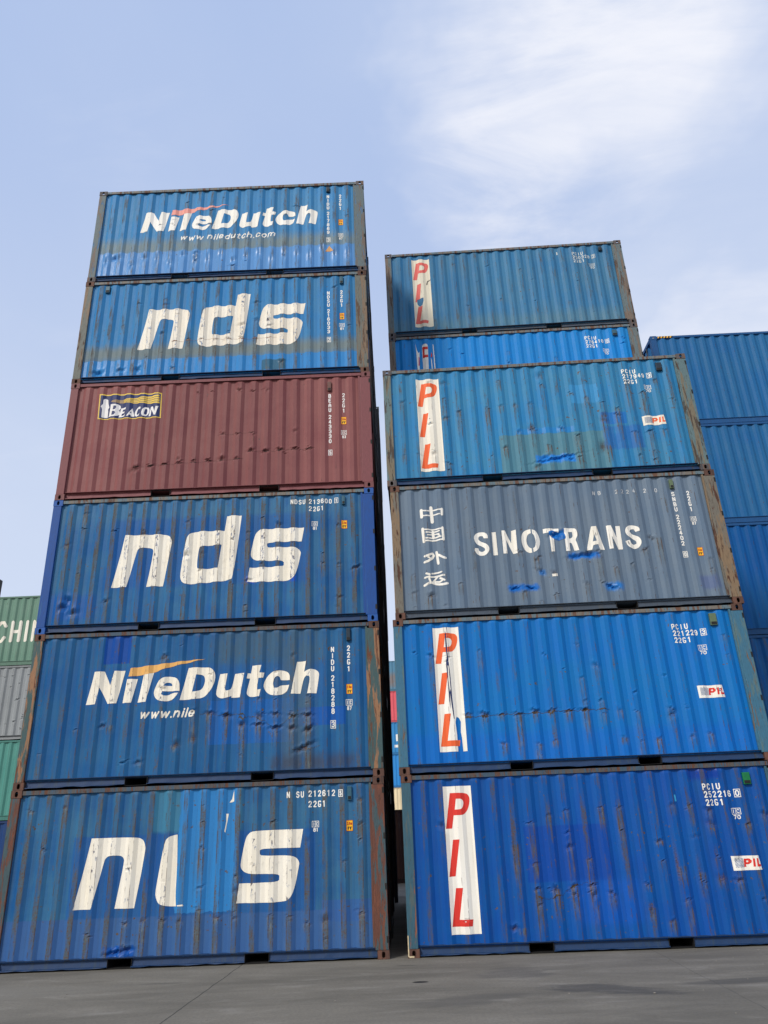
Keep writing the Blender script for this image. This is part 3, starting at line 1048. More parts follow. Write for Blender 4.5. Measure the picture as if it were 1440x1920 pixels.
P_r1 = wall_paint("paint_pil_bottom", R1, R1f, 11.0, 0.50, 0.18, [
    (1.9, 3.2, 0.95, 1.75, lin(0, 60, 150), .02, .05, .7, False),
    (2.6, 3.6, 0.35, 0.95, lin(6, 80, 175), .08, .1, .7, False),
    (4.6, 5.1, 2.34, 2.6, lin(0, 54, 146), .05, .1, .9, True)], wornc=(0.07, 0.075, 0.07), chips=.8)
P_r2 = wall_paint("paint_pil_second", R2, R2f, 12.0, 0.30, 0.12, [
    (0.1, 5.9, 0.14, 0.6, lin(2, 92, 188), .1, .2, .5, False)], chips=.6)
P_r3 = wall_paint("paint_grey", R3, R3f, 13.0, 0.25, 0.16, [
    (2.86, 3.16, 1.38, 1.54, lin(8, 92, 172), .03, .14, .97, True),
    (3.17, 3.72, 0.98, 1.08, lin(12, 100, 185), .04, .16, .97, True),
    (2.02, 2.56, 0.42, 0.54, lin(8, 96, 180), .04, .16, .97, True),
    (3.74, 4.06, 0.36, 0.50, lin(20, 110, 190), .05, .16, .9, True),
    (2.60, 2.72, 0.70, 0.80, lin(20, 110, 190), .03, .1, .7, True),
    (5.4, 5.75, 0.30, 0.55, lin(84, 100, 140), .05, .2, .8, False)], chips=.5)
P_r4 = wall_paint("paint_pil_fourth", R4, R4f, 14.0, 0.45, 0.22, [
    (2.20, 4.26, 0.14, 0.97, lin(76, 122, 138), .008, .02, .85, False),
    (4.20, 4.95, 0.55, 1.05, lin(28, 88, 168), .03, .1, .6, False),
    (3.68, 4.24, 1.60, 2.02, lin(58, 142, 200), .008, .02, .6, False),
    (4.20, 4.70, 1.10, 1.36, lin(22, 100, 184), .01, .03, .7, False),
    (2.55, 3.65, 0.98, 1.10, lin(34, 122, 190), .02, .06, .9, True),
    (2.85, 3.62, 0.34, 0.50, lin(24, 118, 205), .03, .12, .95, True)], chips=1.0)
P_s5 = wall_paint("paint_pil_back_lower", S5, S5f, 15.0, 0.15, 0.10, [], chips=.2)
P_s6 = wall_paint("paint_pil_back_top", S6, S6f, 16.0, 0.45, 0.30, [
    (0.1, 5.9, 0.1, 0.5, lin(84, 120, 136), .2, .3, .6, False)], chips=.4)

F_1 = frame_paint("frame_rust_teal", lin(62, 84, 92), lin(98, 62, 52), lin(112, 70, 56), 1, .62)
F_2 = frame_paint("frame_teal_peeling", lin(60, 86, 90), lin(146, 108, 80), lin(104, 66, 50), 2, .55)
F_3 = frame_paint("frame_blue", lin(14, 72, 146), lin(34, 88, 146), lin(90, 90, 90), 3, .12)
F_4 = frame_paint("frame_maroon", lin(122, 70, 76), lin(134, 82, 86), lin(150, 95, 85), 4, .12)
F_5 = frame_paint("frame_tan_grey", lin(100, 104, 100), lin(122, 102, 84), lin(92, 72, 60), 5, .55)
F_6 = frame_paint("frame_grey_green", lin(92, 106, 112), lin(104, 92, 86), lin(80, 118, 158), 6, .5)
F_r1 = frame_paint("frame_dark_teal", lin(52, 90, 108), lin(76, 92, 96), lin(140, 84, 66), 7, .40)
F_r2 = frame_paint("frame_teal", lin(58, 108, 136), lin(84, 112, 120), lin(112, 90, 74), 8, .40)
F_r3 = frame_paint("frame_tan_rust", lin(110, 106, 98), lin(128, 108, 86), lin(80, 52, 42), 9, .60)
F_r4 = frame_paint("frame_green_tan", lin(92, 116, 122), lin(116, 108, 92), lin(76, 66, 60), 10, .60)
F_s = frame_paint("frame_grey_brown", lin(96, 112, 118), lin(116, 102, 92), lin(88, 72, 64), 11, .55)
C_rust = frame_paint("casting_rust", lin(88, 62, 54), lin(104, 72, 60), lin(74, 58, 54), 20, .5, .75)
C_grey = frame_paint("casting_grey", lin(92, 86, 88), lin(104, 84, 74), lin(78, 78, 84), 21, .5, .7)
C_blue = frame_paint("casting_blue", lin(26, 84, 162), lin(50, 92, 140), lin(70, 80, 90), 22, .3)
C_mar = frame_paint("casting_maroon", lin(112, 66, 70), lin(120, 74, 74), lin(90, 66, 66), 23, .3)
RL_g = frame_paint("rail_weathered", lin(96, 116, 128), lin(116, 110, 104), lin(104, 76, 64), 24, .6)
RL_b = frame_paint("rail_dark_worn", lin(62, 84, 104), lin(84, 80, 80), lin(96, 66, 54), 25, .6)

def white(name, under, seed, worn, c=WHITE, tint=None):
    return mark_paint(name, c, under, seed, worn, tint)
W1 = white("lettering_white", B1, 1, 1.1)
W2 = white("lettering_white_cracked", B2, 2, 1.05)
W3 = white("lettering_white_rusty", B3, 3, 1.35, WHITE, (0.66, 0.61, 0.50))
W5 = white("lettering_white_stained", B5, 5, 1.35, WHITE, (0.62, 0.52, 0.40))
W6 = white("lettering_white_clean", B6, 6, .45, (0.80, 0.80, 0.79))
WG = white("lettering_white_grey", R3, 7, .85, (0.80, 0.79, 0.76))
WS = white("code_white", B3, 8, .0, (0.80, 0.80, 0.79))
WSb = white("code_white_faded", S6, 9, 1.3, (0.55, 0.60, 0.62))
F_wht = white("film_white", R1, 10, .35, (0.80, 0.79, 0.76))
F_wht4 = white("film_white_aged", R4, 11, .5, (0.76, 0.73, 0.66), (0.66, 0.62, 0.52))
F_wht6 = white("film_cream", S6, 12, .4, (0.70, 0.66, 0.54), (0.62, 0.56, 0.44))
RED1 = mark_paint("film_red", lin(206, 52, 44), (0.7, 0.68, 0.65), 13, .3)
RED0 = mark_paint('flag_red', lin(206, 48, 40), (0.7, 0.68, 0.65), 13, 0.0)
ORG0 = mark_paint('flag_orange', lin(220, 96, 52), (0.7, 0.68, 0.65), 13, 0.0)
ORG = mark_paint("film_orange", lin(224, 98, 50), (0.7, 0.68, 0.65), 14, .4, lin(216, 84, 44))
RED6 = mark_paint("film_pink_red", lin(212, 98, 92), (0.6, 0.55, 0.5), 15, .3)
SW2 = mark_paint("swoosh_orange", lin(218, 170, 100), B2, 16, .6, lin(206, 150, 84))
SW6 = mark_paint("swoosh_salmon", lin(226, 150, 140), B6, 17, .5, lin(206, 160, 150))
NAVY = mark_paint("film_navy", lin(34, 46, 92), B4, 18, .1, lin(40, 56, 112))
YEL = mark_paint("film_yellow", lin(222, 190, 84), B4, 19, .1)
TANP = mark_paint("film_tan", lin(150, 128, 100), B4, 20, .2)
LWH = mark_paint("film_pale", lin(226, 226, 230), B4, 21, .1)
WAVE = mark_paint("film_wave_blue", lin(66, 96, 142), (0.7, 0.7, 0.7), 22, .2)
CYAN = plain("tag_cyan", lin(60, 160, 210), 0.5)

NILE = {'N':[[[[1.018,1.339],[1.116,1.894],[1.286,1.895],[1.412,1.647],[1.466,1.896],[1.645,1.896],[1.542,1.345],[1.394,1.34],[1.231,1.619],[1.184,1.34]]],[]],'i':[[[[1.644,1.344],[1.697,1.746],[1.871,1.744],[1.799,1.344]]],[]],'l':[[[[1.902,1.343],[1.995,1.898],[2.153,1.897],[2.048,1.348]]],[]],'e':[[[[2.616,1.509],[2.322,1.516],[2.302,1.467],[2.352,1.437],[2.431,1.446],[2.484,1.479],[2.595,1.479],[2.545,1.395],[2.438,1.345],[2.312,1.346],[2.206,1.393],[2.163,1.488],[2.182,1.582],[2.236,1.698],[2.327,1.757],[2.455,1.763],[2.561,1.727],[2.61,1.643]]],[[[2.331,1.607],[2.367,1.656],[2.422,1.663],[2.472,1.641],[2.48,1.601]]]],'D':[[[[2.627,1.353],[2.742,1.9],[3.055,1.899],[3.14,1.877],[3.193,1.829],[3.219,1.745],[3.204,1.614],[3.144,1.486],[3.043,1.392],[2.929,1.365]]],[[[2.886,1.778],[2.998,1.774],[3.042,1.705],[3.025,1.579],[2.966,1.503],[2.832,1.485]]]],'u':[[[[3.295,1.772],[3.428,1.773],[3.391,1.508],[3.408,1.483],[3.458,1.486],[3.506,1.512],[3.553,1.765],[3.716,1.771],[3.652,1.363],[3.504,1.361],[3.506,1.39],[3.422,1.361],[3.324,1.354],[3.248,1.4],[3.236,1.466]]],[]],'t':[[[[3.848,1.894],[4.007,1.896],[3.977,1.767],[4.06,1.764],[4.042,1.679],[3.963,1.674],[3.94,1.495],[3.952,1.478],[4.006,1.484],[3.98,1.368],[3.833,1.358],[3.774,1.393],[3.764,1.445],[3.814,1.675],[3.759,1.677],[3.773,1.764],[3.828,1.762]]],[]],'c':[[[[4.502,1.619],[4.345,1.626],[4.327,1.684],[4.286,1.699],[4.237,1.671],[4.209,1.574],[4.232,1.499],[4.29,1.492],[4.347,1.539],[4.492,1.538],[4.463,1.441],[4.374,1.38],[4.243,1.364],[4.119,1.406],[4.05,1.507],[4.059,1.604],[4.119,1.717],[4.218,1.784],[4.35,1.796],[4.451,1.77],[4.501,1.71]]],[]],'h':[[[[4.522,1.386],[4.624,1.929],[4.779,1.935],[4.746,1.75],[4.833,1.796],[4.932,1.792],[4.999,1.74],[5.002,1.673],[4.957,1.381],[4.801,1.383],[4.85,1.63],[4.833,1.677],[4.783,1.686],[4.734,1.635],[4.683,1.384]]],[]]}
SWOOSH = {'s':[[[[1.717,1.787],[1.743,1.933],[1.99,1.96],[2.309,1.99],[2.629,2.022],[3.022,2.045],[2.776,1.995],[2.553,1.956],[2.316,1.901],[2.16,1.844],[1.987,1.808]]],[]]}
PIL = {'P':[[[[0.778,2.29],[1.027,2.288],[1.087,2.237],[1.088,2.147],[1.047,2.029],[0.986,1.965],[0.929,1.955],[0.818,1.956],[0.78,1.762],[0.682,1.762]]],[[[0.868,2.201],[0.956,2.2],[0.99,2.158],[0.974,2.077],[0.936,2.041],[0.84,2.04]]]],'I':[[[[0.781,1.599],[0.882,1.602],[0.785,1.079],[0.687,1.075]]],[]],'L':[[[[0.778,0.915],[0.884,0.916],[0.802,0.482],[1.011,0.482],[0.994,0.389],[0.686,0.392]]],[]]}
FLAG = {'f':[[[[5.024,1.215],[5.437,1.212],[5.46,1.012],[5.028,1.011]]],[]]}
FLAGPIL = {'P':[[[[5.216,1.172],[5.299,1.173],[5.325,1.141],[5.315,1.115],[5.281,1.094],[5.234,1.093],[5.236,1.058],[5.202,1.057]]],[[[5.249,1.146],[5.279,1.146],[5.278,1.124],[5.249,1.12]]]],'I':[[[[5.342,1.171],[5.372,1.172],[5.365,1.059],[5.332,1.058]]],[]],'L':[[[[5.399,1.174],[5.426,1.174],[5.419,1.089],[5.451,1.089],[5.45,1.059],[5.39,1.057]]],[]]}
BFRAME = {'f':[[[[0.599,2.321],[1.848,2.309],[1.865,1.731],[0.616,1.743]]],[[[0.621,2.295],[1.829,2.285],[1.843,1.751],[0.635,1.762]]]]}
BBACK = {'f':[[[[0.602,2.316],[1.845,2.305],[1.861,1.735],[0.619,1.747]]],[]]}
BHOUSE = {'h':[[[[0.682,1.79],[0.679,1.978],[0.649,2.034],[0.684,2.095],[0.685,2.198],[0.724,2.224],[0.771,2.197],[0.785,2.097],[0.811,2.027],[0.787,1.973],[0.798,1.925],[0.799,1.784]]],[]]}
BEACON = {'B':[[[[0.811,1.801],[0.827,1.814],[0.843,2.055],[0.835,2.081],[0.996,2.08],[1.038,2.043],[1.043,1.988],[1.009,1.949],[1.031,1.907],[1.031,1.852],[0.976,1.807],[0.829,1.794]]],[[[0.902,2.043],[0.946,2.045],[0.961,2.013],[0.937,1.959],[0.896,1.954]],[[0.887,1.92],[0.935,1.922],[0.951,1.883],[0.926,1.837],[0.879,1.832]]]],'E':[[[[1.02,1.785],[1.053,1.988],[1.159,1.992],[1.152,1.949],[1.092,1.952],[1.085,1.904],[1.138,1.904],[1.13,1.868],[1.079,1.866],[1.07,1.816],[1.129,1.82],[1.147,1.853],[1.143,1.792]]],[]],'A':[[[[1.178,1.797],[1.28,1.977],[1.333,1.79],[1.268,1.789],[1.258,1.828],[1.229,1.826],[1.214,1.796]]],[[[1.243,1.862],[1.262,1.916],[1.273,1.861]]]],'C':[[[[1.457,1.989],[1.444,1.935],[1.413,1.95],[1.382,1.904],[1.376,1.836],[1.402,1.814],[1.44,1.846],[1.433,1.799],[1.381,1.781],[1.337,1.81],[1.335,1.892],[1.376,1.972],[1.421,1.995]]],[]],'O':[[[[1.47,1.845],[1.485,1.94],[1.541,1.989],[1.601,1.982],[1.631,1.933],[1.619,1.838],[1.559,1.783],[1.499,1.789]]],[[[1.524,1.842],[1.539,1.937],[1.573,1.956],[1.588,1.921],[1.578,1.833],[1.544,1.814]]]],'N':[[[[1.618,1.783],[1.653,1.993],[1.695,1.994],[1.734,1.88],[1.749,1.992],[1.808,1.996],[1.759,1.797],[1.729,1.796],[1.67,1.931],[1.659,1.788]]],[]]}
BEAMS = {'0':[[[[1.081,2.186],[1.388,2.226],[1.805,2.259],[1.805,2.22],[1.391,2.199],[1.082,2.172]]],[]],'1':[[[[1.083,2.165],[1.392,2.188],[1.809,2.206],[1.81,2.167],[1.394,2.162],[1.084,2.152]]],[]],'2':[[[[1.085,2.145],[1.395,2.151],[1.813,2.153],[1.814,2.114],[1.397,2.124],[1.086,2.131]]],[]],'3':[[[[1.087,2.124],[1.398,2.113],[1.817,2.1],[1.818,2.061],[1.401,2.087],[1.088,2.11]]],[]]}
BEAMTAN = {'t':[[[[0.833,2.153],[0.913,2.185],[1.079,2.182],[1.087,2.103],[0.86,2.121]]],[]]}
NDS_N = {'n':[[[[1.211,0.816],[1.377,1.826],[2.074,1.822],[2.199,1.788],[2.252,1.692],[2.259,1.61],[2.146,0.81],[1.842,0.813],[1.93,1.46],[1.915,1.529],[1.853,1.564],[1.697,1.565],[1.633,1.539],[1.605,1.472],[1.485,0.818]]],[]]}
NDS_D = {'d':[[[[3.297,2.138],[3.572,2.141],[3.462,0.928],[3.411,0.869],[2.758,0.828],[2.58,0.831],[2.508,0.908],[2.486,1.039],[2.56,1.679],[2.606,1.799],[2.731,1.852],[3.264,1.843]]],[[[2.848,1.556],[3.223,1.568],[3.177,1.118],[2.83,1.1],[2.783,1.144],[2.806,1.5]]]]}
NDS_S = {'s':[[[[3.981,1.847],[4.754,1.844],[4.706,1.575],[4.11,1.58],[4.07,1.557],[4.068,1.5],[4.104,1.475],[4.547,1.471],[4.654,1.431],[4.695,1.361],[4.69,1.321],[4.627,1.007],[4.564,0.865],[4.447,0.811],[3.731,0.824],[3.763,1.096],[4.333,1.096],[4.381,1.122],[4.384,1.185],[4.34,1.214],[3.935,1.221],[3.828,1.252],[3.777,1.314],[3.774,1.394],[3.829,1.717],[3.879,1.809]]],[]]}
NDS_DTORN = {'d':[[[[2.747,1.834],[2.711,1.831],[2.614,1.806],[2.553,1.734],[2.453,1.044],[2.471,0.927],[2.534,0.847],[2.689,0.815],[2.797,0.815],[2.777,0.974],[2.775,1.25],[2.767,1.491]]],[]],'sliver':[[[[3.628,2.468],[3.635,2.296],[3.59,2.281],[3.558,2.282],[3.597,2.332]]],[]],'sliver2':[[[[3.511,2.114],[3.552,2.113],[3.531,1.976],[3.511,1.831],[3.496,1.852],[3.517,1.997]]],[]],'s3':[[[[2.809,0.83],[2.904,0.838],[2.915,0.814],[2.819,0.814]]],[]]}
SINO = {'S':[[[[1.493,1.449],[1.515,1.537],[1.595,1.589],[1.689,1.579],[1.751,1.524],[1.749,1.448],[1.679,1.457],[1.66,1.509],[1.6,1.512],[1.573,1.47],[1.592,1.418],[1.694,1.362],[1.759,1.295],[1.758,1.207],[1.698,1.135],[1.603,1.123],[1.523,1.157],[1.49,1.234],[1.502,1.271],[1.564,1.275],[1.575,1.217],[1.632,1.196],[1.682,1.224],[1.681,1.269],[1.619,1.315],[1.528,1.358]]],[]],'I':[[[[1.831,1.571],[1.908,1.577],[1.908,1.126],[1.826,1.121]]],[]],'N':[[[[2.011,1.587],[2.071,1.588],[2.169,1.336],[2.189,1.584],[2.273,1.59],[2.261,1.137],[2.186,1.131],[2.081,1.404],[2.079,1.139],[2.008,1.136]]],[]],'O':[[[[2.356,1.414],[2.385,1.528],[2.463,1.587],[2.557,1.587],[2.647,1.539],[2.692,1.421],[2.69,1.295],[2.642,1.184],[2.566,1.138],[2.472,1.131],[2.397,1.197],[2.361,1.3]]],[[[2.449,1.397],[2.475,1.484],[2.525,1.512],[2.582,1.491],[2.608,1.401],[2.608,1.299],[2.581,1.225],[2.527,1.208],[2.474,1.256],[2.45,1.321]],[[2.541,1.609],[2.564,1.607],[2.563,1.492],[2.54,1.493]],[[2.523,1.216],[2.547,1.214],[2.552,1.114],[2.528,1.115]]]],'T':[[[[2.77,1.583],[3.054,1.58],[3.05,1.509],[2.957,1.504],[2.94,1.136],[2.874,1.129],[2.872,1.348],[2.874,1.5],[2.768,1.499]]],[]],'R':[[[[3.148,1.57],[3.338,1.577],[3.378,1.524],[3.379,1.409],[3.331,1.348],[3.352,1.284],[3.372,1.137],[3.291,1.137],[3.271,1.251],[3.252,1.289],[3.217,1.286],[3.215,1.128],[3.137,1.125]]],[[[3.221,1.499],[3.292,1.503],[3.299,1.413],[3.264,1.377],[3.221,1.372]]]],'A':[[[[3.645,1.578],[3.739,1.578],[3.837,1.125],[3.743,1.12],[3.728,1.226],[3.64,1.218],[3.605,1.132],[3.511,1.125]]],[[[3.678,1.431],[3.71,1.295],[3.639,1.288]]]],'n':[[[[3.916,1.578],[3.999,1.579],[4.08,1.345],[4.091,1.568],[4.167,1.569],[4.161,1.114],[4.079,1.114],[3.991,1.375],[3.989,1.129],[3.919,1.128]]],[]],'s':[[[[4.235,1.438],[4.266,1.525],[4.351,1.572],[4.443,1.561],[4.505,1.512],[4.507,1.448],[4.435,1.439],[4.408,1.492],[4.349,1.488],[4.323,1.446],[4.357,1.393],[4.467,1.349],[4.505,1.271],[4.5,1.196],[4.441,1.124],[4.356,1.104],[4.274,1.138],[4.223,1.211],[4.224,1.261],[4.303,1.277],[4.316,1.211],[4.369,1.183],[4.421,1.213],[4.418,1.263],[4.354,1.305],[4.27,1.36]]],[]]}

# stroked brush characters, each in its own 0-1 box
BRUSH = [
 ((0.533, 0.975, 1.828, 2.138), (150, 660, 90, 405), [([(185, 150), (188, 292)], 62), ([(180, 160), (300, 168), (640, 148)], 30), ([(632, 145), (625, 262)], 52), ([(200, 268), (360, 262), (575, 243)], 30), ([(395, 100), (408, 395)], 72)]),
 ((0.541, 0.970, 1.432, 1.717), (175, 695, 545, 870), [([(210, 560), (225, 855)], 62), ([(655, 555), (662, 825)], 55), ([(200, 575), (430, 585), (650, 568)], 32), ([(225, 828), (430, 832), (660, 815)], 34), ([(285, 640), (430, 640), (580, 622)], 32), ([(315, 702), (570, 685)], 28), ([(275, 770), (430, 772), (605, 748)], 34), ([(435, 630), (440, 770)], 60), ([(545, 712), (580, 722)], 28)]),
 ((0.551, 0.976, 1.006, 1.247), (205, 725, 1005, 1335), [([(240, 1120), (330, 1090), (412, 1048)], 50), ([(412, 1048), (440, 1105), (400, 1180), (310, 1250), (228, 1276)], 52), ([(315, 1145), (352, 1165)], 40), ([(508, 1015), (520, 1180), (530, 1318)], 56), ([(545, 1090), (640, 1165), (700, 1188)], 52)]),
 ((0.529, 0.980, 0.584, 0.863), (245, 770, 1465, 1790), [([(315, 1500), (385, 1522)], 44), ([(280, 1590), (380, 1568), (368, 1620), (395, 1690)], 40), ([(262, 1758), (390, 1700), (520, 1735), (650, 1755), (745, 1735)], 50), ([(435, 1508), (640, 1476)], 34), ([(415, 1585), (690, 1548)], 36), ([(560, 1560), (455, 1680), (590, 1692), (650, 1660)], 36), ([(600, 1612), (685, 1660)], 42)]),
]


def brush_tris():
    out = []
    for (u0, u1, v0, v1), (x0, x1, y0, y1), sts in BRUSH:
        su, sv = (u1 - u0) / (x1 - x0), (v1 - v0) / (y1 - y0)
        add = []
        for pts, wd in sts:
            add += stroke([(u0 + (x - x0) * su, v1 - (y - y0) * sv) for x, y in pts], wd * su)
        out += union2d(add)
    return out


def bold_text(s, boxes, v0, v1, t):
    out = []
    for ch, (a, b) in zip(s, boxes):
        out += glyph(ch, a, v0, b - a, v1 - v0, t)
    return out


def vertical_codes(root, wl, serial, mat, sticker_v, ic_v, ic_num, check, vent_u=(5.485, 5.555), vent_v=(2.262, 2.48), vmat=None, top=2.172, code_v=2.185):
    wl.mark('serial_number', text_col(serial, 5.237, top, .1115, .056, .094, .0175), mat, root)
    check_digit(root, wl, check, 5.192, 5.282, top - 1.385, top - 1.250, mat)
    wl.mark('size_code', text_col('22G1', 5.515, code_v, .120, .054, .096, .0175), mat, root)
    sticker(root, wl, 5.468, 5.572, sticker_v, sticker_v + .168, 1)
    ic_plate(root, wl, 5.457, 5.568, ic_v, ic_v + .18, ic_num, mat)
    vent(root, wl, vent_u[0], vent_u[1], vent_v[0], vent_v[1], vmat or M_vent_dark)


# ------------------------------------------------------------------ front left stack
HL = H20
FG = "containers stacked in the front row"
jl = [(0.000, 0.000), (0.010, 0.006), (-0.006, 0.004), (0.004, -0.004), (-0.006, 0.006), (0.008, 0.002)]

# 1: bottom, nds with its d half painted over
d1 = scatter(26, 101, kn=.8) + [(1.95, .22, .16, .05, .03, .1), (2.08, .26, .07, .04, .025, .1)] + crease(lambda u: 0.62, 1.6, 5.8, .010, 3, kn=.9, skip=.45)
r, wl = container((jl[0][0], jl[0][1], 0), 0, "bottom blue container, left stack, its white lettering broken by a lighter blue repaint", P_nds1, F_1, C_rust, 101, d1, FG, rail=RL_b)
wl.mark('logo', shape(NDS_N), W1, r); wl.mark('logo', shape(NDS_S), W1, r); wl.mark('logo', shape(NDS_DTORN, ['d']), W1, r, label="white left half of the letter d, cut off by a repaint")
for q in ('sliver', 'sliver2', 's3'):
    wl.mark('paint_sliver', shape(NDS_DTORN, [q], False), W1, r)
serial_rows(r, wl, [("NDSU", 4.485, 2.312, (1,)), ("212612", 4.838, 2.318, ()), ("22G1", 4.838, 2.160, ())], WS)
check_digit(r, wl, '5', 5.322, 5.395, 2.300, 2.412, WS)
ic_plate(r, wl, 4.893, 5.005, 1.795, 1.955, '81', WS)
sticker(r, wl, 5.442, 5.547, 1.786, 1.947, 1)
vent(r, wl, 5.468, 5.538, 2.247, 2.455, M_vent_blue)

# 2: NileDutch with an orange swoosh
d2 = crease(lambda u: 1.10 - .05 * (u - 3), 3.0, 4.9, .030, 5, su=.07, sv=.035) + crease(lambda u: .93 - .12 * (u - 3.6), 3.5, 5.0, .028, 6, su=.07, sv=.035, skip=.05) + [(4.75, .50, .14, .035, .03, 1.0), (1.35, .98, .05, .05, .02, .8), (2.0, .36, .06, .05, .02, .4), (2.62, .62, .05, .1, .015, 1.0), (2.90, .72, .04, .14, .012, .9)] + scatter(22, 102, kn=.6)
r, wl = container((jl[1][0], jl[1][1], HL), 0, "blue container with bold white lettering under an orange swoosh, in the left stack", P_nd2, F_2, C_rust, 102, d2, FG, rail=RL_b)
wl.mark('logo', shape(NILE), W2, r)
wl.mark('swoosh', shape(SWOOSH), SW2, r, .0036)
wl.mark('web_address', text_fit("www.nile", 1.945, 2.895, 1.065, .165, .028, .22), W2, r)
vertical_codes(r, wl, "NIDU 218288", WS, 1.348, 1.077, '87', '3')
scrape(r, wl, lambda u: 1.10 - .04 * (u - 3), 2.98, 3.75, S_dark, 201, .013, .003, .020)
scrape(r, wl, lambda u: .96 + .10 * math.sin(u * 7), 3.62, 4.72, S_dark, 202, .018, .003, .035, 1.8)
scrape(r, wl, lambda u: .50 + .03 * math.sin(u * 9), 4.55, 5.02, S_dark, 203, .016, .003, .02)

# 3: nds with small blue touch-ups
d3 = scatter(34, 103, kn=.8) + [(.42, .48, .07, .05, .03, .2), (.62, .36, .07, .05, .03, .2), (.5, .62, .05, .05, .03, .1), (2.58, 1.38, .05, .05, .025, 0), (3.75, .86, .05, .04, .02, 0), (5.70, 1.02, .07, .06, .025, .9)]
r, wl = container((jl[2][0], jl[2][1], HL * 2), 0, "blue container with big white nds lettering, directly under the maroon one", P_nds3, F_3, C_blue, 103, d3, FG, rail=RL_g)
wl.mark('logo', shape(NDS_N, du=.045), W3, r); wl.mark('logo', shape(NDS_D), W3, r); wl.mark('logo', shape(NDS_S, du=-.005), W3, r)
serial_rows(r, wl, [("NDSU", 4.492, 2.318, ()), ("213600", 4.838, 2.312, ()), ("22G1", 4.838, 2.165, ())], WS)
check_digit(r, wl, '1', 5.318, 5.392, 2.305, 2.415, WS)
ic_plate(r, wl, 4.891, 5.000, 1.792, 1.960, '81', WS)
sticker(r, wl, 5.444, 5.551, 1.792, 1.960, 1)
vent(r, wl, 5.460, 5.520, 2.275, 2.450, M_vent_blue)

# 4: maroon container with a lighthouse sign
d4 = (crease(lambda u: .66 + .045 * (u - 1.5), 1.4, 3.6, .024, 7, skip=0, su=.05, kn=.75) + crease(lambda u: .90, 3.6, 4.95, .024, 8, skip=0, su=.06, kn=.75)
      + crease(lambda u: 1.29 + .03 * (u - 3), 2.9, 3.9, .012, 9, skip=.1, kn=.6) + crease(lambda u: 1.42, 4.0, 4.2, .015, 10, kn=.6, skip=0) + crease(lambda u: 1.30, 4.4, 4.7, .015, 11, kn=.6, skip=0)
      + crease(lambda u: 2.28, 2.55, 4.1, .014, 12, kn=.55, skip=.1) + [(2.28, .78, .03, .07, .012, .9), (1.45, .60, .08, .05, .02, .5)])
r, wl = container((jl[3][0], jl[3][1], HL * 3), 0, "maroon container with a navy and yellow lighthouse sign in the left stack", P_bea, F_4, C_mar, 104, d4, FG, rail=F_4, brail=F_4, runs=.25)
s = wl.mark('sign', shape(BBACK, smooth=False), NAVY, r, .003)
wl.mark('sign_border', shape(BFRAME, smooth=False), YEL, s, .0042)
wl.mark('sign_lighthouse', shape(BHOUSE, smooth=False), LWH, s, .0042)
wl.mark('sign_lettering', shape(BEACON, lim=44), LWH, s, .0050)
wl.mark('sign_beam', shape(BEAMS), YEL, s, .0042)
wl.mark('sign_beam', shape(BEAMTAN), TANP, s, .0042)
scrape(r, wl, lambda u: .66 + .045 * (u - 1.5), 1.42, 3.55, S_mar, 204, .016, .002, .010, 1.5)
scrape(r, wl, lambda u: .89 + .01 * (u - 3.6), 3.62, 4.92, S_mar, 205, .016, .0025, .016, 1.5)
scrape(r, wl, lambda u: 1.285 + .03 * (u - 3), 3.02, 3.80, S_mar, 206, .009, .002, .012)
wl.mark('serial_number', text_col("BEAU 243330", 5.240, 2.125, .1085, .054, .092, .0175), LWH, r)
check_digit(r, wl, '5', 5.200, 5.280, .742, .864, LWH)
wl.mark('size_code', text_col('22G1', 5.515, 2.130, .118, .054, .094, .0165), LWH, r)
sticker(r, wl, 5.461, 5.565, 1.415, 1.585, 1)
ic_plate(r, wl, 5.457, 5.565, 1.105, 1.280, '83', LWH)
vent(r, wl, 5.200, 5.273, 2.185, 2.395, plain("vent_maroon", lin(96, 66, 62), .55))

# 5: nds with a grimy tide line and bright lower band
d5 = scatter(24, 105, kn=.7) + [(.5, .26, .09, .04, .03, .1), (.95, .30, .06, .06, .02, .2), (1.3, .32, .05, .08, .02, .2)] + crease(lambda u: .98, 2.2, 4.2, .008, 14, kn=1.0, skip=.1)
r, wl = container((jl[4][0], jl[4][1], HL * 4), 0, "blue container with stained white nds lettering, directly above the maroon one", P_nds5, F_5, C_rust, 105, d5, FG, rail=RL_g)
wl.mark('logo', shape(NDS_N, du=.045, dv=-.02), W5, r); wl.mark('logo', shape(NDS_D, dv=-.02), W5, r); wl.mark('logo', shape(NDS_S, dv=-.03), W5, r)
scrape(r, wl, lambda u: .975 + .015 * math.sin(u * 3), 1.95, 4.15, S_brn, 207, .010, .0022, .014, 1.2, label="thin brown scrape across the foot of the letters")
wl.mark('serial_number', text_col("NDSU 216033", 5.240, 2.111, .1060, .056, .090, .0175), WS, r)
check_digit(r, wl, '2', 5.202, 5.285, .795, .925, WS)
wl.mark('size_code', text_col('22G1', 5.520, 2.126, .115, .054, .092, .0175), WS, r)
sticker(r, wl, 5.474, 5.572, 1.360, 1.526, 1)
ic_plate(r, wl, 5.461, 5.575, 1.090, 1.258, '81', WS)
vent(r, wl, 5.491, 5.560, 2.283, 2.467, M_vent_blue)
vent(r, wl, .438, .528, 2.295, 2.460, M_vent_blue)

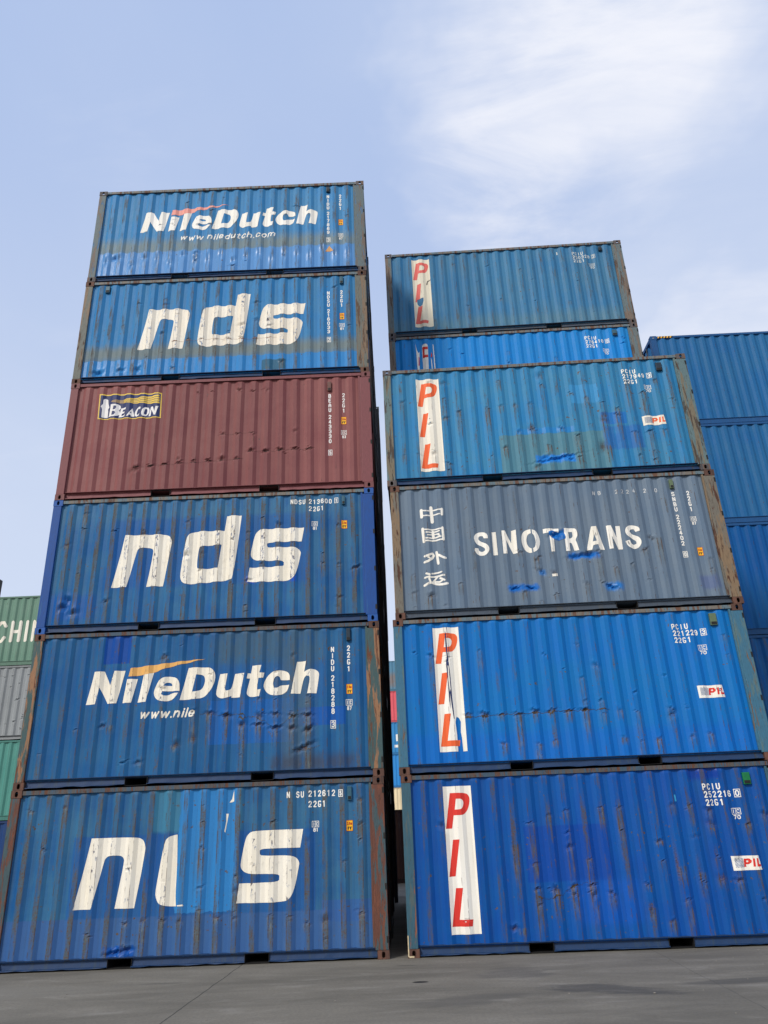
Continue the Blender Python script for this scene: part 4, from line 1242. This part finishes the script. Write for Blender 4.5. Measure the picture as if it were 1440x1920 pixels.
# 6: top, NileDutch with a salmon swoosh
d6 = scatter(16, 106, kn=.5) + [(.52, .66, .04, .05, .03, .1)] + [(ridge_u(i), .55 + .12 * math.sin(i * 2.3), .05, .16, .016, .15) for i in range(0, 20)] + crease(lambda u: 1.52, 1.2, 1.8, .012, 15, kn=1.0, skip=0) + crease(lambda u: 1.52, 2.2, 2.6, .012, 16, kn=1.0, skip=0)
r, wl = container((jl[5][0], jl[5][1], HL * 5), 0, "topmost blue container of the left stack, salmon swoosh and full web address", P_nd6, F_6, C_grey, 106, d6, FG, rail=RL_g)
wl.mark('logo', shape(NILE, dv=.022), W6, r)
wl.mark('swoosh', shape(SWOOSH, du=-.03, dv=.025), SW6, r, .0036)
wl.mark('web_address', text_fit("www niledutch.com", 1.915, 4.06, 1.075, .165, .026, .20), W6, r)
vertical_codes(r, wl, "NIDU 217869", WS, 1.345, .925, '87', '3', vent_u=(5.205, 5.280), vent_v=(2.316, 2.460), top=2.250, code_v=2.250, vmat=M_vent_dark)
wl.mark('warning_triangle', union2d([[(5.168, .60), (5.345, .60), (5.257, .765)]]), mark_paint("film_ochre", lin(196, 148, 96), B6, 31, .6), r)

# ------------------------------------------------------------------ front right stack
RX, RY, RYAW = 6.3411, -0.0081, -0.0291
def rpos(du, dd, z):
    return (RX + du * math.cos(RYAW) - dd * math.sin(RYAW), RY + du * math.sin(RYAW) + dd * math.cos(RYAW), z)
def pil_strip(wl, r, white_m, red_m, u0=.668, u1=1.120, v0=.285, v1=2.392, dv=0.0, letters=True):
    s = wl.mark('logo_panel', union2d([rect(u0, u1, v0, v1)]), white_m, r, .003)
    if letters:
        for ch in 'PIL':
            wl.mark('logo_letter', shape(PIL, [ch], dv=dv), red_m, s, .0045)
    return s
def pil_flag(wl, r, white_m, red_m, du=0.0, dv=0.0):
    s = wl.mark('flag_sign', shape(FLAG, smooth=False, du=du, dv=dv), white_m, r, .003)
    wl.mark('flag_lettering', shape(FLAGPIL, smooth=False, du=du, dv=dv), red_m, s, .0042)
    add = []
    for q in range(7):
        v = 1.172 - q * .0185 + dv
        add += union2d(stroke([(5.066 + du + x * .0175, v + .004 * math.sin(x * 2.2)) for x in range(9)], .0085))
    wl.mark('flag_waves', add, WAVE, s, .0042)
def pil_codes(wl, r, top, num, check, mat, ic, vmat, vpos=(5.445, 5.560, 2.24, 2.42), du=0.0, dv=0.0):
    serial_rows(r, wl, [("PCIU", 4.785 + du, 2.180 + dv, ()), (num, 4.790 + du, 2.065 + dv, ()), ("22G1", 4.795 + du, 1.945 + dv, ())], mat)
    check_digit(r, wl, check, 5.270 + du, 5.362 + du, 2.055 + dv, 2.178 + dv, mat)
    ic_plate(r, wl, 5.175 + du, 5.316 + du, 1.735 + dv, 1.898 + dv, ic, mat)
    vent(r, wl, *vpos, vmat)

# 1: bottom
e1 = crease(lambda u: .86 - .0 * u, 2.0, 2.9, .018, 21, kn=1.0) + crease(lambda u: .74, 2.4, 3.2, .018, 22, kn=.9) + crease(lambda u: 1.98, 2.4, 4.6, .010, 23, kn=.8, skip=.35) + [(1.62, .34, .05, .04, .02, .9), (1.72, 1.5, .02, .3, .006, .9), (4.2, 1.1, .02, .4, .006, .9), (4.52, 1.0, .02, .4, .006, .9), (3.7, .55, .03, .12, .008, .9)] + scatter(28, 111, kn=.8)
r, wl = container(rpos(0, 0, 0), RYAW, "bottom deep blue container of the right stack, crisp red letters and green vent", P_r1, F_r1, C_rust, 111, e1, FG, rail=RL_b)
pil_strip(wl, r, F_wht, RED1)
pil_flag(wl, r, F_wht, RED0)
scrape(r, wl, lambda u: .83 + .10 * math.sin(u * 5), 2.02, 2.95, S_rust, 209, .016, .002, .02, 1.6)
pil_codes(wl, r, 0, "252216", '0', WS, '70', M_vent_green)
wl.mark('tag', union2d([[(4.322, 2.03), (4.352, 2.03), (4.350, 2.13), (4.322, 2.13)]]), CYAN, r)
bm = bmesh.new(); box(bm, .0, .016, -.008, -.003, .02, .30); box(bm, .016, .09, -.008, -.003, .008, .03)
link('scrape', bm, M_cream, r)

# 2
e2 = crease(lambda u: .89 + .012 * (u - 1), 1.05, 3.4, .020, 24, kn=1.25, skip=0, su=.07, sv=.022) + crease(lambda u: .86, 3.3, 5.0, .008, 25, kn=.5, skip=.2) + scatter(22, 112, kn=.6) + crease(lambda u: .42, 1.5, 5.8, .008, 26, kn=.8, skip=.5)
r, wl = container(rpos(-.02, .004, H20), RYAW, "bright blue container with torn orange-lettered panel and rusty scrape line, below the grey one", P_r2, F_r2, C_rust, 112, e2, FG, rail=RL_g)
s = wl.mark('logo_panel', union2d([rect(.684, 1.135, .334, 2.418)], [[(.985, .330), (1.068, .330), (1.062, .55), (1.050, .64), (1.062, .81), (1.035, .87), (1.000, .895), (.985, .86), (.972, .80), (.985, .6)]]), F_wht, r, .003)
for ch in 'PIL':
    wl.mark('logo_letter', shape(PIL, [ch], du=.020, dv=.030), ORG, s, .0045)
torn = union2d([[(.896, 2.36), (.915, 2.30), (.918, 2.0), (.925, 1.85), (.940, 1.6), (.945, 1.2), (.960, .86), (.948, .86), (.925, 1.1), (.915, 1.3), (.905, 1.02), (.893, 1.15), (.890, 1.5), (.880, 1.8), (.900, 1.9), (.892, 2.1)],
                [(.925, 2.43), (.936, 2.43), (.940, 2.2), (.945, 1.9), (.932, 1.85), (.936, 2.2)]],
               [[(.905, 1.75), (.920, 1.75), (.928, 1.35), (.912, 1.30), (.900, 1.5)]])
wl.mark('peeled_gap', torn, plain("bare_navy", lin(24, 42, 88), .6), s, .0056, label="peeled navy strip down the torn panel")
pil_flag(wl, r, F_wht, RED0, .012, .006)
scrape(r, wl, lambda u: .885 + .014 * (u - 1) - .03 * max(0, u - 3), 1.06, 3.55, S_rust, 208, .022, .004, .012, 1.5)
pil_codes(wl, r, 0, "221229", '3', WS, '70', M_vent_olive, (5.475, 5.590, 2.235, 2.445), .012, .010)

# 3: grey
e3 = [(3.0, 1.46, .12, .05, .03, 0), (3.4, 1.03, .20, .035, .03, .1), (3.55, 1.05, .06, .05, .03, 0), (2.15, .48, .07, .03, .03, 0), (2.42, .48, .07, .03, .03, 0), (3.85, .43, .10, .04, .03, .1), (2.66, .75, .05, .05, .02, 0), (.66, .42, .06, .07, .02, .9), (4.7, 1.30, .05, .03, .015, .7), (2.65, 1.05, .05, .04, .012, .6)] + scatter(26, 113, vlo=.2, vhi=1.2, kn=.6)
r, wl = container(rpos(.03, .004, H20 * 2), RYAW, "grey container with white stencil lettering and blue touch-up patches in the right stack", P_r3, F_r3, C_rust, 113, e3, FG, rail=RL_g, brail=BRAIL_G)
wl.mark('logo_characters', brush_tris(), WG, r, .003)
wl.mark('logo', shape(SINO, lim=62), WG, r, .003)
wl.mark('touch_up', union2d([[(2.86, 1.52), (2.93, 1.545), (3.06, 1.50), (3.15, 1.46), (3.16, 1.37), (3.04, 1.345), (2.93, 1.40), (2.87, 1.46)]]), plain("touch_up_blue", lin(8, 92, 170), .4, .2), r, .0052)
wl.mark('scrap_of_film', union2d([[(2.83, .66), (2.93, .665), (2.93, .715), (2.83, .71)]]), WG, r)
wl.mark('serial_number', text_col("SNBU 222402", 5.245, 2.195, .1035, .056, .088, .0175), WS, r)
check_digit(r, wl, '0', 5.208, 5.288, .902, 1.020, WS)
wl.mark('size_code', text_col('22G1', 5.520, 2.200, .108, .054, .090, .0175), WS, r)
ic_plate(r, wl, 5.462, 5.570, 1.520, 1.680, '87', WS)
sticker(r, wl, 5.474, 5.568, .921, 1.080, 1)
vent(r, wl, 5.210, 5.275, 2.255, 2.437, M_vent_olive)
ghost = text_row("SNBU 222402 0", 3.66, 2.205, .050, .080, .105, .013, 0, (0, 3, 9))
wl.mark('old_serial_number', ghost, white("code_white_ghost", R3, 33, 2.2, (.5, .53, .58)), r, label="faint worn-off row of old code characters")

# 4: top of the front row
e4 = scatter(40, 114, kn=1.0) + [(3.25, .42, .35, .05, .03, .05), (3.05, .45, .07, .05, .02, 0), (3.5, .40, .07, .05, .02, 0), (4.15, .62, .05, .10, .014, 1.0)] + crease(lambda u: 1.05, 2.5, 3.7, .016, 27, kn=.5) + crease(lambda u: .9, 4.2, 5.5, .014, 28, kn=.9) + crease(lambda u: 1.62, 2.0, 3.0, .010, 29, kn=.8)
r, wl = container(rpos(-.015, .0, H20 * 3), RYAW, "blue container with orange letters and a greenish repaint patch, on the grey one", P_r4, F_r4, C_grey, 114, e4, FG, rail=RL_g)
s = pil_strip(wl, r, F_wht4, ORG, .655, 1.112, .285, 2.345, letters=False)
for ch in 'PIL':
    wl.mark('logo_letter', shape(PIL, [ch], du=-.015, dv=-.040), ORG, s, .0045)
pil_flag(wl, r, F_wht4, ORG0, -.03, .012)
pil_codes(wl, r, 0, "217949", '3', WS, '70', M_vent_dark, (5.450, 5.565, 2.235, 2.421), -.03, .03)

# ------------------------------------------------------------------ the row behind it, six high
BX, BY = 6.5168, 2.4426
BG = "containers of the second row on the right"
def bpos(z):
    return (BX, BY, z)
r, wl = container(bpos(H20 * 4), RYAW, "bright blue container half hidden behind another, only shreds of its white panel left", P_s5, F_s, C_grey, 115, scatter(8, 115, vlo=1.6, kn=.4), BG, rail=RL_g)
wl.mark('logo_panel', union2d([[(.646, 2.36), (.672, 2.18), (.705, 2.10), (.735, 2.15), (.725, 1.95), (.715, 1.70), (.70, 1.3), (.66, 1.3), (.660, 1.8), (.655, 2.1)],
                               [(.800, 2.10), (.802, 2.29), (.815, 2.33), (.850, 2.35), (.90, 2.35), (.935, 2.33), (.945, 2.27), (.940, 2.0), (.930, 1.62), (.92, 1.3), (.80, 1.3), (.800, 1.62)],
                               [(1.068, 2.35), (1.084, 2.34), (1.090, 2.0), (1.096, 1.63), (1.09, 1.3), (1.075, 1.3), (1.070, 1.8)],
                               [(1.000, 1.95), (1.020, 1.90), (1.028, 1.63), (1.02, 1.3), (1.00, 1.3), (1.002, 1.6)]]), F_wht, r, .003)
wl.mark('logo_letter', union2d([rect(.808, .940, 2.185, 2.265), rect(.808, .936, 1.955, 2.030), [(.808, 1.95), (.850, 1.95), (.862, 2.27), (.815, 2.27)],
                                [(.690, 1.74), (.716, 1.74), (.724, 1.98), (.708, 2.0)], [(1.000, 1.98), (1.035, 1.97), (1.04, 2.05), (1.02, 2.12)]]), RED1, r, .0045)
pil_codes(wl, r, 0, "276410", '0', WS, '70', M_vent_blue, (5.430, 5.545, 2.275, 2.44), -.035, .025)

r, wl = container(bpos(H20 * 5), RYAW, "topmost faded blue container on the right, cream panel with pinkish red letters", P_s6, F_s, C_grey, 116, scatter(14, 116, kn=.5, dep=.01), BG, rail=RL_g, brail=BRAIL_G)
s = wl.mark('logo_panel', union2d([rect(.675, 1.130, .280, 2.378)], [[(.758, 1.113), (.80, 1.135), (.925, 1.155), (.920, 1.060), (.884, .927), (.840, .905), (.799, .921), (.762, .990)]]), F_wht6, r, .003)
wl.mark('logo_letter', shape(PIL, 'P', du=.012, dv=-.02), RED6, s, .0045)
wl.mark('logo_letter', union2d([[(.868, 1.60), (.955, 1.60), (.920, 1.14), (.775, 1.10)]][:0] + [[(.79, 1.595), (.885, 1.60), (.835, 1.142), (.762, 1.116), (.755, 1.05), (.715, 1.05)]]), RED6, s, .0045)
wl.mark('logo_letter', shape(PIL, 'L', du=.005, dv=-.01), RED6, s, .0045)
wl.mark('scuff', union2d([[(1.02, 1.56), (1.045, 1.57), (1.06, 1.66), (1.13, 1.70), (1.13, 1.715), (1.05, 1.69), (1.025, 1.62)]]), plain("scuff_black", (.03, .03, .03), .7), s, .0056)
pil_codes(wl, r, 0, "250320", '2', WSb, '70', M_vent_dark, (5.479, 5.561, 2.303, 2.431), .0, .03)
wl.mark('old_mark', union2d([rect(4.40, 4.43, 2.27, 2.36)]), WSb, r)

# ------------------------------------------------------------------ plain containers: one master of each kind, then copies
def plain_paint(name, base, fade, seed, ridge=.2, pats=()):
    return wall_paint(name, base, fade, seed, ridge, .2, pats, chips=.2)

def simple(name, loc, yaw, label, paint, frame, group, L=L20, H=H20, rid0=RID0, castings=True):
    root = empty(name, loc, yaw)
    tag(root, label, 'shipping container', group)
    wl = Wall(0.150, L - .150, .160, H - .074, 5, (), fine=False, rid0=rid0)
    wl.mesh('side_wall', paint, root)
    for x0, x1 in ((0, .155), (L - .155, L)):
        bm = bmesh.new(); box(bm, x0, x1, 0, .13, CH, H - CH)
        link('corner_post', bm, frame, root)
    bm = bmesh.new()
    box(bm, CW, L - CW, .004, .07, H - .075, H - .012)
    link('top_rail', bm, frame, root)
    bm = bmesh.new()
    box(bm, CW, L - CW, .030, .07, .015, .150); box(bm, CW, L - CW, .010, .07, .1505, .162)
    link('bottom_rail', bm, frame, root)
    for left, x0 in ((True, -.004), (False, L - CW + .004)):
        for top, z0 in ((False, .001), (True, H - CH - .001)):
            link('corner_casting', casting_bm(x0, z0, left, top), frame, root)
    link('shell', shell_bm(L, H), paint, root)
    link('rear_frame', rear_frame_bm(L, H), frame, root)
    return root, wl

def copy_tree(root, loc, yaw=None, swap=None):
    r = root.copy(); COL.objects.link(r)
    r.location = loc
    if yaw is not None: r.rotation_euler = (0, 0, yaw)
    for ch in list(root.children):
        c = ch.copy(); COL.objects.link(c); c.parent = r
        if swap is not None:
            for sl in c.material_slots:
                sl.link = 'OBJECT'
                sl.material = swap.get(ch.data.materials[0].name, ch.data.materials[0])
    return r

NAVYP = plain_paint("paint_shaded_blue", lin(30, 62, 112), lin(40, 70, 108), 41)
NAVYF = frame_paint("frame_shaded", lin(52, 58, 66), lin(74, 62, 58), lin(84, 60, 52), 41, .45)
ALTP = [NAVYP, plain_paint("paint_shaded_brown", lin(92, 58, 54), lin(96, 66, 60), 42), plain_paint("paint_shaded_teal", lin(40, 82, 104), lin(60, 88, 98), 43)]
G2 = "containers in the rows behind the left stack"
LBL2 = "dark container behind the left stack, only its end edge showing in the gap"
master = None
row_x = [(1, 0.035), (2, 0.010), (3, 0.035), (4, 0.110)]
rng = random.Random(7)
for j, dx in row_x:
    for t in range(6):
        loc = (dx + rng.uniform(-.012, .012), j * 2.500 + rng.uniform(-.01, .01), t * H20)
        if master is None:
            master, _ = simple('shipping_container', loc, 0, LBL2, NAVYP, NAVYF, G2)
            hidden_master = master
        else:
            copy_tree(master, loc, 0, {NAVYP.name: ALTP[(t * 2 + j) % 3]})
# lower tiers under the second row on the right
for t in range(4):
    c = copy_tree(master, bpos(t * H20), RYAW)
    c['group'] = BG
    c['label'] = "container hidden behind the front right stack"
for j in (2, 3):  # unseen rows further back, added to keep the gap floor dark
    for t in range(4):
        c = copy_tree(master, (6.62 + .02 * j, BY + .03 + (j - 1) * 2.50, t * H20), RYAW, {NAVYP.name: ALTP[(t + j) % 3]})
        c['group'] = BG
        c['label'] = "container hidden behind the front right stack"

# ------------------------------------------------------------------ high dark blue stack at far right
HCH, HCL = 2.896, 12.192
HCX, HCY, HCYAW = 13.99, 5.0, -0.012
HG = "tall dark blue containers stacked at far right"
PH1 = wall_paint("paint_tall_blue", HC1, HC1f, 51, .10, .10, [], wornc=lin(70, 110, 160), chips=.1, gloss=.5)
PH2 = wall_paint("paint_tall_deep_blue", HC2, HC2f, 52, .05, .08, [], wornc=lin(60, 100, 160), chips=.1, gloss=.5)
PH3 = wall_paint("paint_tall_patched", HC2, HC1f, 53, .3, .2, [(.47, .68, .1, 2.7, lin(92, 88, 84), .02, .04, .85, False)], chips=.2)
FH = frame_paint("frame_tall_blue", lin(20, 80, 136), lin(30, 86, 134), lin(70, 80, 100), 51, .15)
labs = [(4, "topmost dark blue container at far right, striped yellow and black on its corner", PH1),
        (3, "plain dark blue container at far right, under the one with striped corner", PH1),
        (2, "deep saturated blue container at far right, third from the top of its stack", PH2),
        (1, "blue container with a brown upright patch, lowest one showing at far right", PH3),
        (0, "container at the foot of the far right stack, hidden from view", PH2)]
for t, lb, pm in labs:
    r, wl = simple('shipping_container', (HCX + (.012 if t % 2 else 0), HCY, t * HCH), HCYAW, lb, pm, FH, HG, HCL, HCH)
    # door end: locking bars and hinges on the near end
    for y in (.42, .86, 1.56, 2.0):
        bm = bmesh.new()
        bmesh.ops.create_cone(bm, cap_ends=True, segments=8, radius1=.017, radius2=.017, depth=HCH - .3, matrix=Matrix.Translation((-.012, y, HCH / 2)))
        link('locking_bar', bm, NAVYF, r)
    if t == 4:
        YS = plain("stripe_yellow", lin(232, 176, 60), .5)
        bm = bmesh.new()
        for q in range(5):
            x = .20 + q * .085
            vs = [bm.verts.new(p) for p in ((x, .0015, HCH - .072), (x + .042, .0015, HCH - .072), (x + .062, .0015, HCH - .015), (x + .020, .0015, HCH - .015))]
            bm.faces.new(vs)
        link('warning_stripes', bm, YS, r)
        bm = bmesh.new()
        for q in range(5):
            x = .20 + q * .085 + .043
            vs = [bm.verts.new(p) for p in ((x, .0015, HCH - .072), (x + .041, .0015, HCH - .072), (x + .061, .0015, HCH - .015), (x + .020, .0015, HCH - .015))]
            bm.faces.new(vs)
        link('warning_stripes', bm, M_dark, r)

# ------------------------------------------------------------------ stack seen at the left edge, across the yard
LG = "containers across the yard at the left edge"
LX, LY = -9.60, 13.85
for t, lb, base, fade in [
        (3, "green container with large white CHIN lettering at the left edge", lin(98, 134, 120), lin(112, 142, 130)),
        (2, "dented silver grey container under the green one at the left edge", lin(142, 148, 154), lin(128, 134, 140)),
        (1, "plain teal green container under the silver one at the left edge", lin(72, 134, 128), lin(86, 142, 134)),
        (0, "dark blue container on the ground at the left edge", lin(26, 58, 112), lin(36, 66, 112))]:
    pm = plain_paint("paint_yard_%s" % ['navy', 'teal', 'silver', 'green'][t], base, fade, 60 + t, .1)
    fm = frame_paint("frame_yard_%s" % ['navy', 'teal', 'silver', 'green'][t], tuple(c * .85 for c in base), tuple(c * .7 for c in base), lin(96, 84, 78), 60 + t, .2)
    if t == 2:
        root = empty('shipping_container', (LX + .02, LY, t * H20)); tag(root, lb, 'shipping container', LG)
        wl = Wall(.150, L20 - RP - .004, .160, H20 - .074, 77, scatter(90, 77, dep=.035, kn=.15), fine=True)
        wl.mesh('side_wall', pm, root)
        front_frame(root, L20, H20, fm, fm, fm, fm, 77, False)
        link('shell', shell_bm(L20, H20), pm, root); link('rear_frame', rear_frame_bm(L20, H20), fm, root)
        continue
    r, wl = simple('shipping_container', (LX + (.03 if t == 1 else 0), LY, t * H20), 0, lb, pm, fm, LG)
    if t == 3:
        tr = []
        for ch, (a, b) in zip("CHIN", ((1.44, 1.84), (1.98, 2.38), (2.51, 2.63), (2.76, 3.20))):
            add = []
            for pl in GL[ch]:
                add += stroke([(a + .055 + x * max(0, b - a - .11), .90 + y * .70) for x, y in pl], .115)
            tr += union2d(add)
        wl.mark('lettering', tr, white("lettering_yard", base, 64, .2, (.78, .76, .70)), r, .004)

# dark upright poking over the green container, its shaft and footing made up
bm = bmesh.new()
PX, PY = -10.20, 17.2
box(bm, -.13, .13, -.13, .13, .02, 12.18, .02)
t = link('post_shaft', bm, plain("post_dark", (.03, .03, .034), .6))
mr = empty('dark_post', (PX, PY, 0)); t.parent = mr
bm = bmesh.new(); box(bm, -.35, .35, -.35, .35, 0, .3, .03)
link('base', bm, plain("post_concrete", (.25, .25, .24), .9), mr)
tag(mr, "dark post rising behind the green container at the left edge", 'post')

# ------------------------------------------------------------------ what shows through the gap
GG = "containers far off in the gap between the stacks"
GX, GY = 3.3, 52.5
for t, lb, base, fade, pats in [
        (5, "rust-streaked blue container, highest of the far stack in the gap", lin(88, 132, 158), lin(70, 120, 160), [(.3, 5.8, .4, 1.5, lin(130, 110, 98), .3, .4, .8, False)]),
        (4, "red container in the far stack in the gap", lin(214, 96, 108), lin(206, 88, 100), []),
        (3, "blue container with white painted blocks in the far stack in the gap", lin(52, 132, 196), lin(60, 136, 190), []),
        (2, "blue container just above the cream one, far off in the gap", lin(44, 128, 200), lin(52, 130, 196), []),
        (1, "cream container low in the far stack in the gap", lin(228, 212, 178), lin(220, 204, 170), []),
        (0, "container hidden behind the brown one in the gap", lin(90, 70, 60), lin(90, 70, 60), [])]:
    nm = ['foot', 'cream', 'blue', 'blue_blocks', 'red', 'weathered'][t]
    pm = plain_paint("paint_far_" + nm, base, fade, 80 + t, .1, pats)
    fm = frame_paint("frame_far_" + nm, tuple(c * .8 for c in base), tuple(c * .7 for c in base), lin(100, 84, 78), 80 + t, .2)
    r, wl = simple('shipping_container', (GX, GY, t * H20 * 1.012 if False else t * H20), 0, lb, pm, fm, GG)
    WF = white("lettering_far_" + nm, base, 85 + t, .2, (.8, .8, .8))
    if t == 3:
        wl.mark('white_block', union2d([rect(3.02, 4.6, 1.05, 1.60)]), WF, r, .004)
        wl.mark('white_block', union2d([rect(2.88, 3.30, .55, .76)]), WF, r, .004)
        wl.mark('lettering', text_row("TL", 3.36, 1.95, .16, .42, .2, .05), WF, r, .004)
    if t == 2:
        wl.mark('lettering', text_row("TE", 3.36, 1.85, .16, .42, .2, .05), WF, r, .004)
pm = plain_paint("paint_near_brown", lin(70, 46, 42), lin(64, 44, 42), 95, .1)
fm = frame_paint("frame_near_brown", lin(58, 42, 40), lin(62, 48, 44), lin(80, 60, 50), 95, .3)
r, wl = simple('shipping_container', (3.4, 18.6, 0), 0, "dark brown container on the ground, low in the gap between the stacks", pm, fm, "containers beyond the left block")

# grit lying about on the slab, thicker along the foot of the stacks
rng = random.Random(31)
bm = bmesh.new()
for q in range(170):
    x = rng.uniform(-1.5, 13.5)
    y = -abs(rng.gauss(0, .25)) - .02 if rng.random() < .55 else rng.uniform(-5.2, -.2)
    y += -0.029 * max(0, x - 6.3)
    s = rng.uniform(.003, .009) * (1.6 if rng.random() < .06 else 1)
    vs = bmesh.ops.create_icosphere(bm, subdivisions=1, radius=s, matrix=Matrix.Translation((x, y, s * .45)) @ Matrix.Diagonal((rng.uniform(.7, 1.5), rng.uniform(.7, 1.4), .6, 1)))
gr = link('grit', bm, plain("grit_stone", (.20, .19, .175), .9, .5, scale=3.0))
tag(gr, "grey grit scattered over the concrete at the foot of the stacks", 'grit', None, 'stuff')
